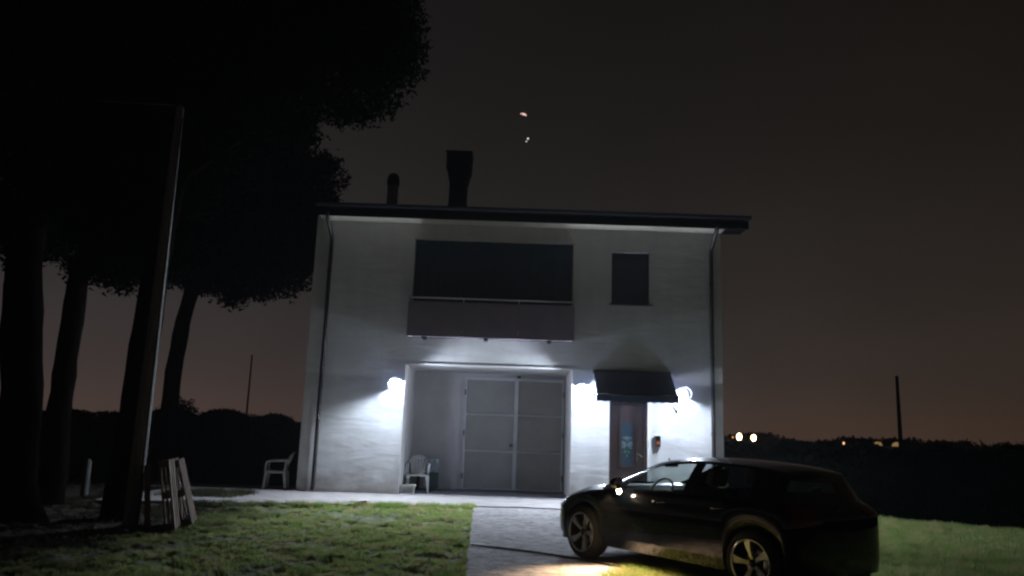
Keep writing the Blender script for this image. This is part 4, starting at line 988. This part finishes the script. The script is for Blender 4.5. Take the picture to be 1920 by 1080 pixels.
pk = B().box(-.04, .04, -.03, .03, 0, .92).build('plank', 'palletwood', bevel=.004); pk.location = (-5.27, 12.0, .0); pk.rotation_euler = (rad(-1), rad(-6), rad(20))
tag(pk, 'pale upright plank standing left of the leaning pallets', 'plank')
fp = B().lathe([(.075, -.05), (.07, .35), (.065, .70), (.04, .74), (.001, .75)], 12).build('fence_post', 'oldpost'); fp.location = (-8.25, 15.8, .05); tag(fp, 'short pale round post standing between the pine trunks', 'post')
# hose across the paving
hp_ = []
for px, py in ((1168, 1062), (1100, 1050), (1040, 1040), (980, 1032), (930, 1026), (885, 1020)):
    d = at(px, py, 10)-Vector((0, 0, CAMH)); hp_.append(Vector((0, 0, CAMH))+d*((.02-CAMH)/d.z))
hs = B().tube([(p.x, p.y, .018) for p in hp_], .014, 8).build('garden_hose', 'hose'); tag(hs, 'thin black hose lying straight across the driveway in front of the car', 'hose')
hp_ = []
for px, py in ((884, 1019.5), (840, 1014), (800, 1010), (770, 1004), (745, 1002), (722, 999)):
    d = at(px, py, 10)-Vector((0, 0, CAMH)); hp_.append(Vector((0, 0, CAMH))+d*((.05-CAMH)/d.z))
hs = B().tube([(p.x, p.y, .055+.01*math.sin(i*2)) for i, p in enumerate(hp_)], .007, 6).build('sheen_hose', 'hosepale'); tag(hs, 'thin hose end lying in the grass, its sheen put into a pale colour', 'cord')
# pale litter on the grass near the apron
pr_ = B().box(-.22, .18, -.05, .06, 0, .02).box(.10, .30, .0, .10, .01, .06).build('white_rag', 'trim', bevel=.01); pr_.location = (-2.98, 15.75, .10); pr_.rotation_euler = (0, rad(-4), rad(8)); tag(pr_, 'small white scrap lying in the grass before the left wall', 'scrap')

# ------------------------------------------------------------------ grass
def noise2(x, y, s, seed):
    r = np.random.default_rng(seed); o = 0
    for k in range(5):
        a = r.random()*6.28; f = s*(1.5**k); ph = r.random()*6.28
        o = o+np.sin((x*math.cos(a)+y*math.sin(a))*f+ph)*np.sin((x*-math.sin(a)+y*math.cos(a))*f*.8+ph*2)/(1.25**k)
    return o/2
def lump(x, y): 
    return .026*noise2(x, y, 4.5, 21)+.026*noise2(x, y, 12, 8)+.012*noise2(x, y, 27, 9)
def grass(name, label, n, inside, xr, yr, hmin, hmax, keep):
    x = RNG.uniform(*xr, n); y = RNG.uniform(*yr, n); ok = inside(x, y); x, y = x[ok], y[ok]
    pn = .7*noise2(x, y, 1.3, 3)+.8*noise2(x, y, 4.5, 5)+.9*noise2(x, y, 14, 6); ok = (pn+RNG.normal(size=len(x))*.18-np.clip((-4.2-x)*.16, 0, .9)) > keep; x, y, pn = x[ok], y[ok], pn[ok]
    n = len(x); z = gz(x, y)-.03+lump(x, y); h = hmin+(hmax-hmin)*RNG.random(n)*np.clip(.6+pn*.5, .35, 1.4)
    a = RNG.random(n)*6.283; wd = .004+.004*RNG.random(n); lean = RNG.normal(size=(n, 2))*.5*h[:, None]
    c = np.stack([x, y, z], 1); s = np.stack([np.cos(a)*wd, np.sin(a)*wd, 0*a], 1)
    tip = c+np.stack([lean[:, 0], lean[:, 1], h+.03], 1)
    v = np.stack([c-s, c+s, tip], 1).reshape(-1, 3); o = fast_mesh(name, v, np.arange(n*3).reshape(-1, 3), 'grass')
    return tag(o, label, 'grass', kind='stuff')
dl = lambda y: -.30-.030*(y-5)+.010*np.sin(y*5.3)+.03; dr = lambda y: 1.20+np.maximum(0, (y-9.0))*.42
apr = lambda x: np.where(x < -.7, 16.30-np.maximum(0, -x-.7)*.20, 16.3)

def lawn_bed(name, x0, x1, y0, y1, st, inside, m):
    """uneven turf bed: lumps of a few centimetres"""
    xs = np.arange(x0, x1, st); ys = np.arange(y0, y1, st); X, Y = np.meshgrid(xs, ys)
    Z = gz(X, Y)-.022+lump(X, Y); Z = np.where(inside(X, Y), Z, gz(X, Y)-.09)
    v = np.stack([X.ravel(), Y.ravel(), Z.ravel()], 1); w_ = len(xs); i, j = np.meshgrid(np.arange(w_-1), np.arange(len(ys)-1)); a = (j*w_+i).ravel()
    f = np.concatenate([np.stack([a, a+1, a+w_+1], 1), np.stack([a, a+w_+1, a+w_], 1)])
    ok = inside(X, Y).ravel(); f = f[ok[f].any(1)]
    o = fast_mesh(name, v, f, m); o.data.polygons.foreach_set('use_smooth', [True]*len(o.data.polygons)); return tag(o, kind='structure')
left_in = lambda x, y: (x < dl(y)-.01) & (y < np.where(x < -9.4, 20.6, np.where(x < -7.6, 18.57, apr(x)+.02)))
right_in = lambda x, y: (x > dr(y)) & (y < 18.8-(x-5.3)*.66)
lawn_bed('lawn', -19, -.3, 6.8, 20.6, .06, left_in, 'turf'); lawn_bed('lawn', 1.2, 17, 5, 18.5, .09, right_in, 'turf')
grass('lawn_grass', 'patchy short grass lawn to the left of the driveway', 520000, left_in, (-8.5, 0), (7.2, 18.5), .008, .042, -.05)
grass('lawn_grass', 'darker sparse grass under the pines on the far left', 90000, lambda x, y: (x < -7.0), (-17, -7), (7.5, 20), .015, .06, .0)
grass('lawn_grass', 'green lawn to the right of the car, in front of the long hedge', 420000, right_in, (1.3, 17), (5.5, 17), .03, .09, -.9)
def tufts(name, label, spots, per, h, m='grass', spread=.05):
    vs = []
    for (x, y) in spots:
        n = per; xx = x+RNG.normal(size=n)*spread; yy = y+RNG.normal(size=n)*spread; z = gz(xx, yy); hh = h*(.4+.8*RNG.random(n)); a = RNG.random(n)*6.28; wd = .006
        c = np.stack([xx, yy, z], 1); s = np.stack([np.cos(a)*wd, np.sin(a)*wd, 0*a], 1); l = RNG.normal(size=(n, 2))*.45*hh[:, None]
        vs.append(np.stack([c-s, c+s, c+np.stack([l[:, 0], l[:, 1], hh], 1)], 1).reshape(-1, 3))
    v = np.concatenate(vs); o = fast_mesh(name, v, np.arange(len(v)).reshape(-1, 3), m); return tag(o, label, 'grass', kind='stuff')
sp_ = [(-.68-RNG.random()*5.5, 0) for _ in range(60)]; sp_ = [(x, float(apr(np.array(x)))+random.uniform(-.15, .05)) for x, _ in sp_]
tufts('edge_grass', 'ragged grass tufts along the front edge of the apron', sp_, 120, .10, spread=.07)
sp_ = [(dr_right(y)+random.uniform(-.05, .25), y) for y in [8+i*.03 for i in range(110)]]
tufts('edge_grass', 'brightly lit grass fringe along the driveway beside the car', sp_, 70, .06, spread=.09)
sp_ = [(random.uniform(-6.9, -5.5), random.uniform(16.2, 17.6)) for _ in range(45)]
tufts('weeds', 'low weeds growing over the left end of the apron', sp_, 140, .12, spread=.12)

# ------------------------------------------------------------------ haze added for lamp glow
hz = B().box(-520, 520, -60, 600, -1.2, 60).build('haze', None); hz['kind'] = 'stuff'
hm = bpy.data.materials.new('lamp_glow_haze'); hm.use_nodes = True; t = hm.node_tree; t.nodes.clear()
o = N(t, 'ShaderNodeOutputMaterial'); pv = N(t, 'ShaderNodeVolumePrincipled'); pv.inputs['Color'].default_value = (.96, .96, .98, 1); pv.inputs['Density'].default_value = HAZE; pv.inputs['Anisotropy'].default_value = .25
t.links.new(pv.outputs[0], o.inputs['Volume']); hz.data.materials.append(hm); hz.display_type = 'WIRE'
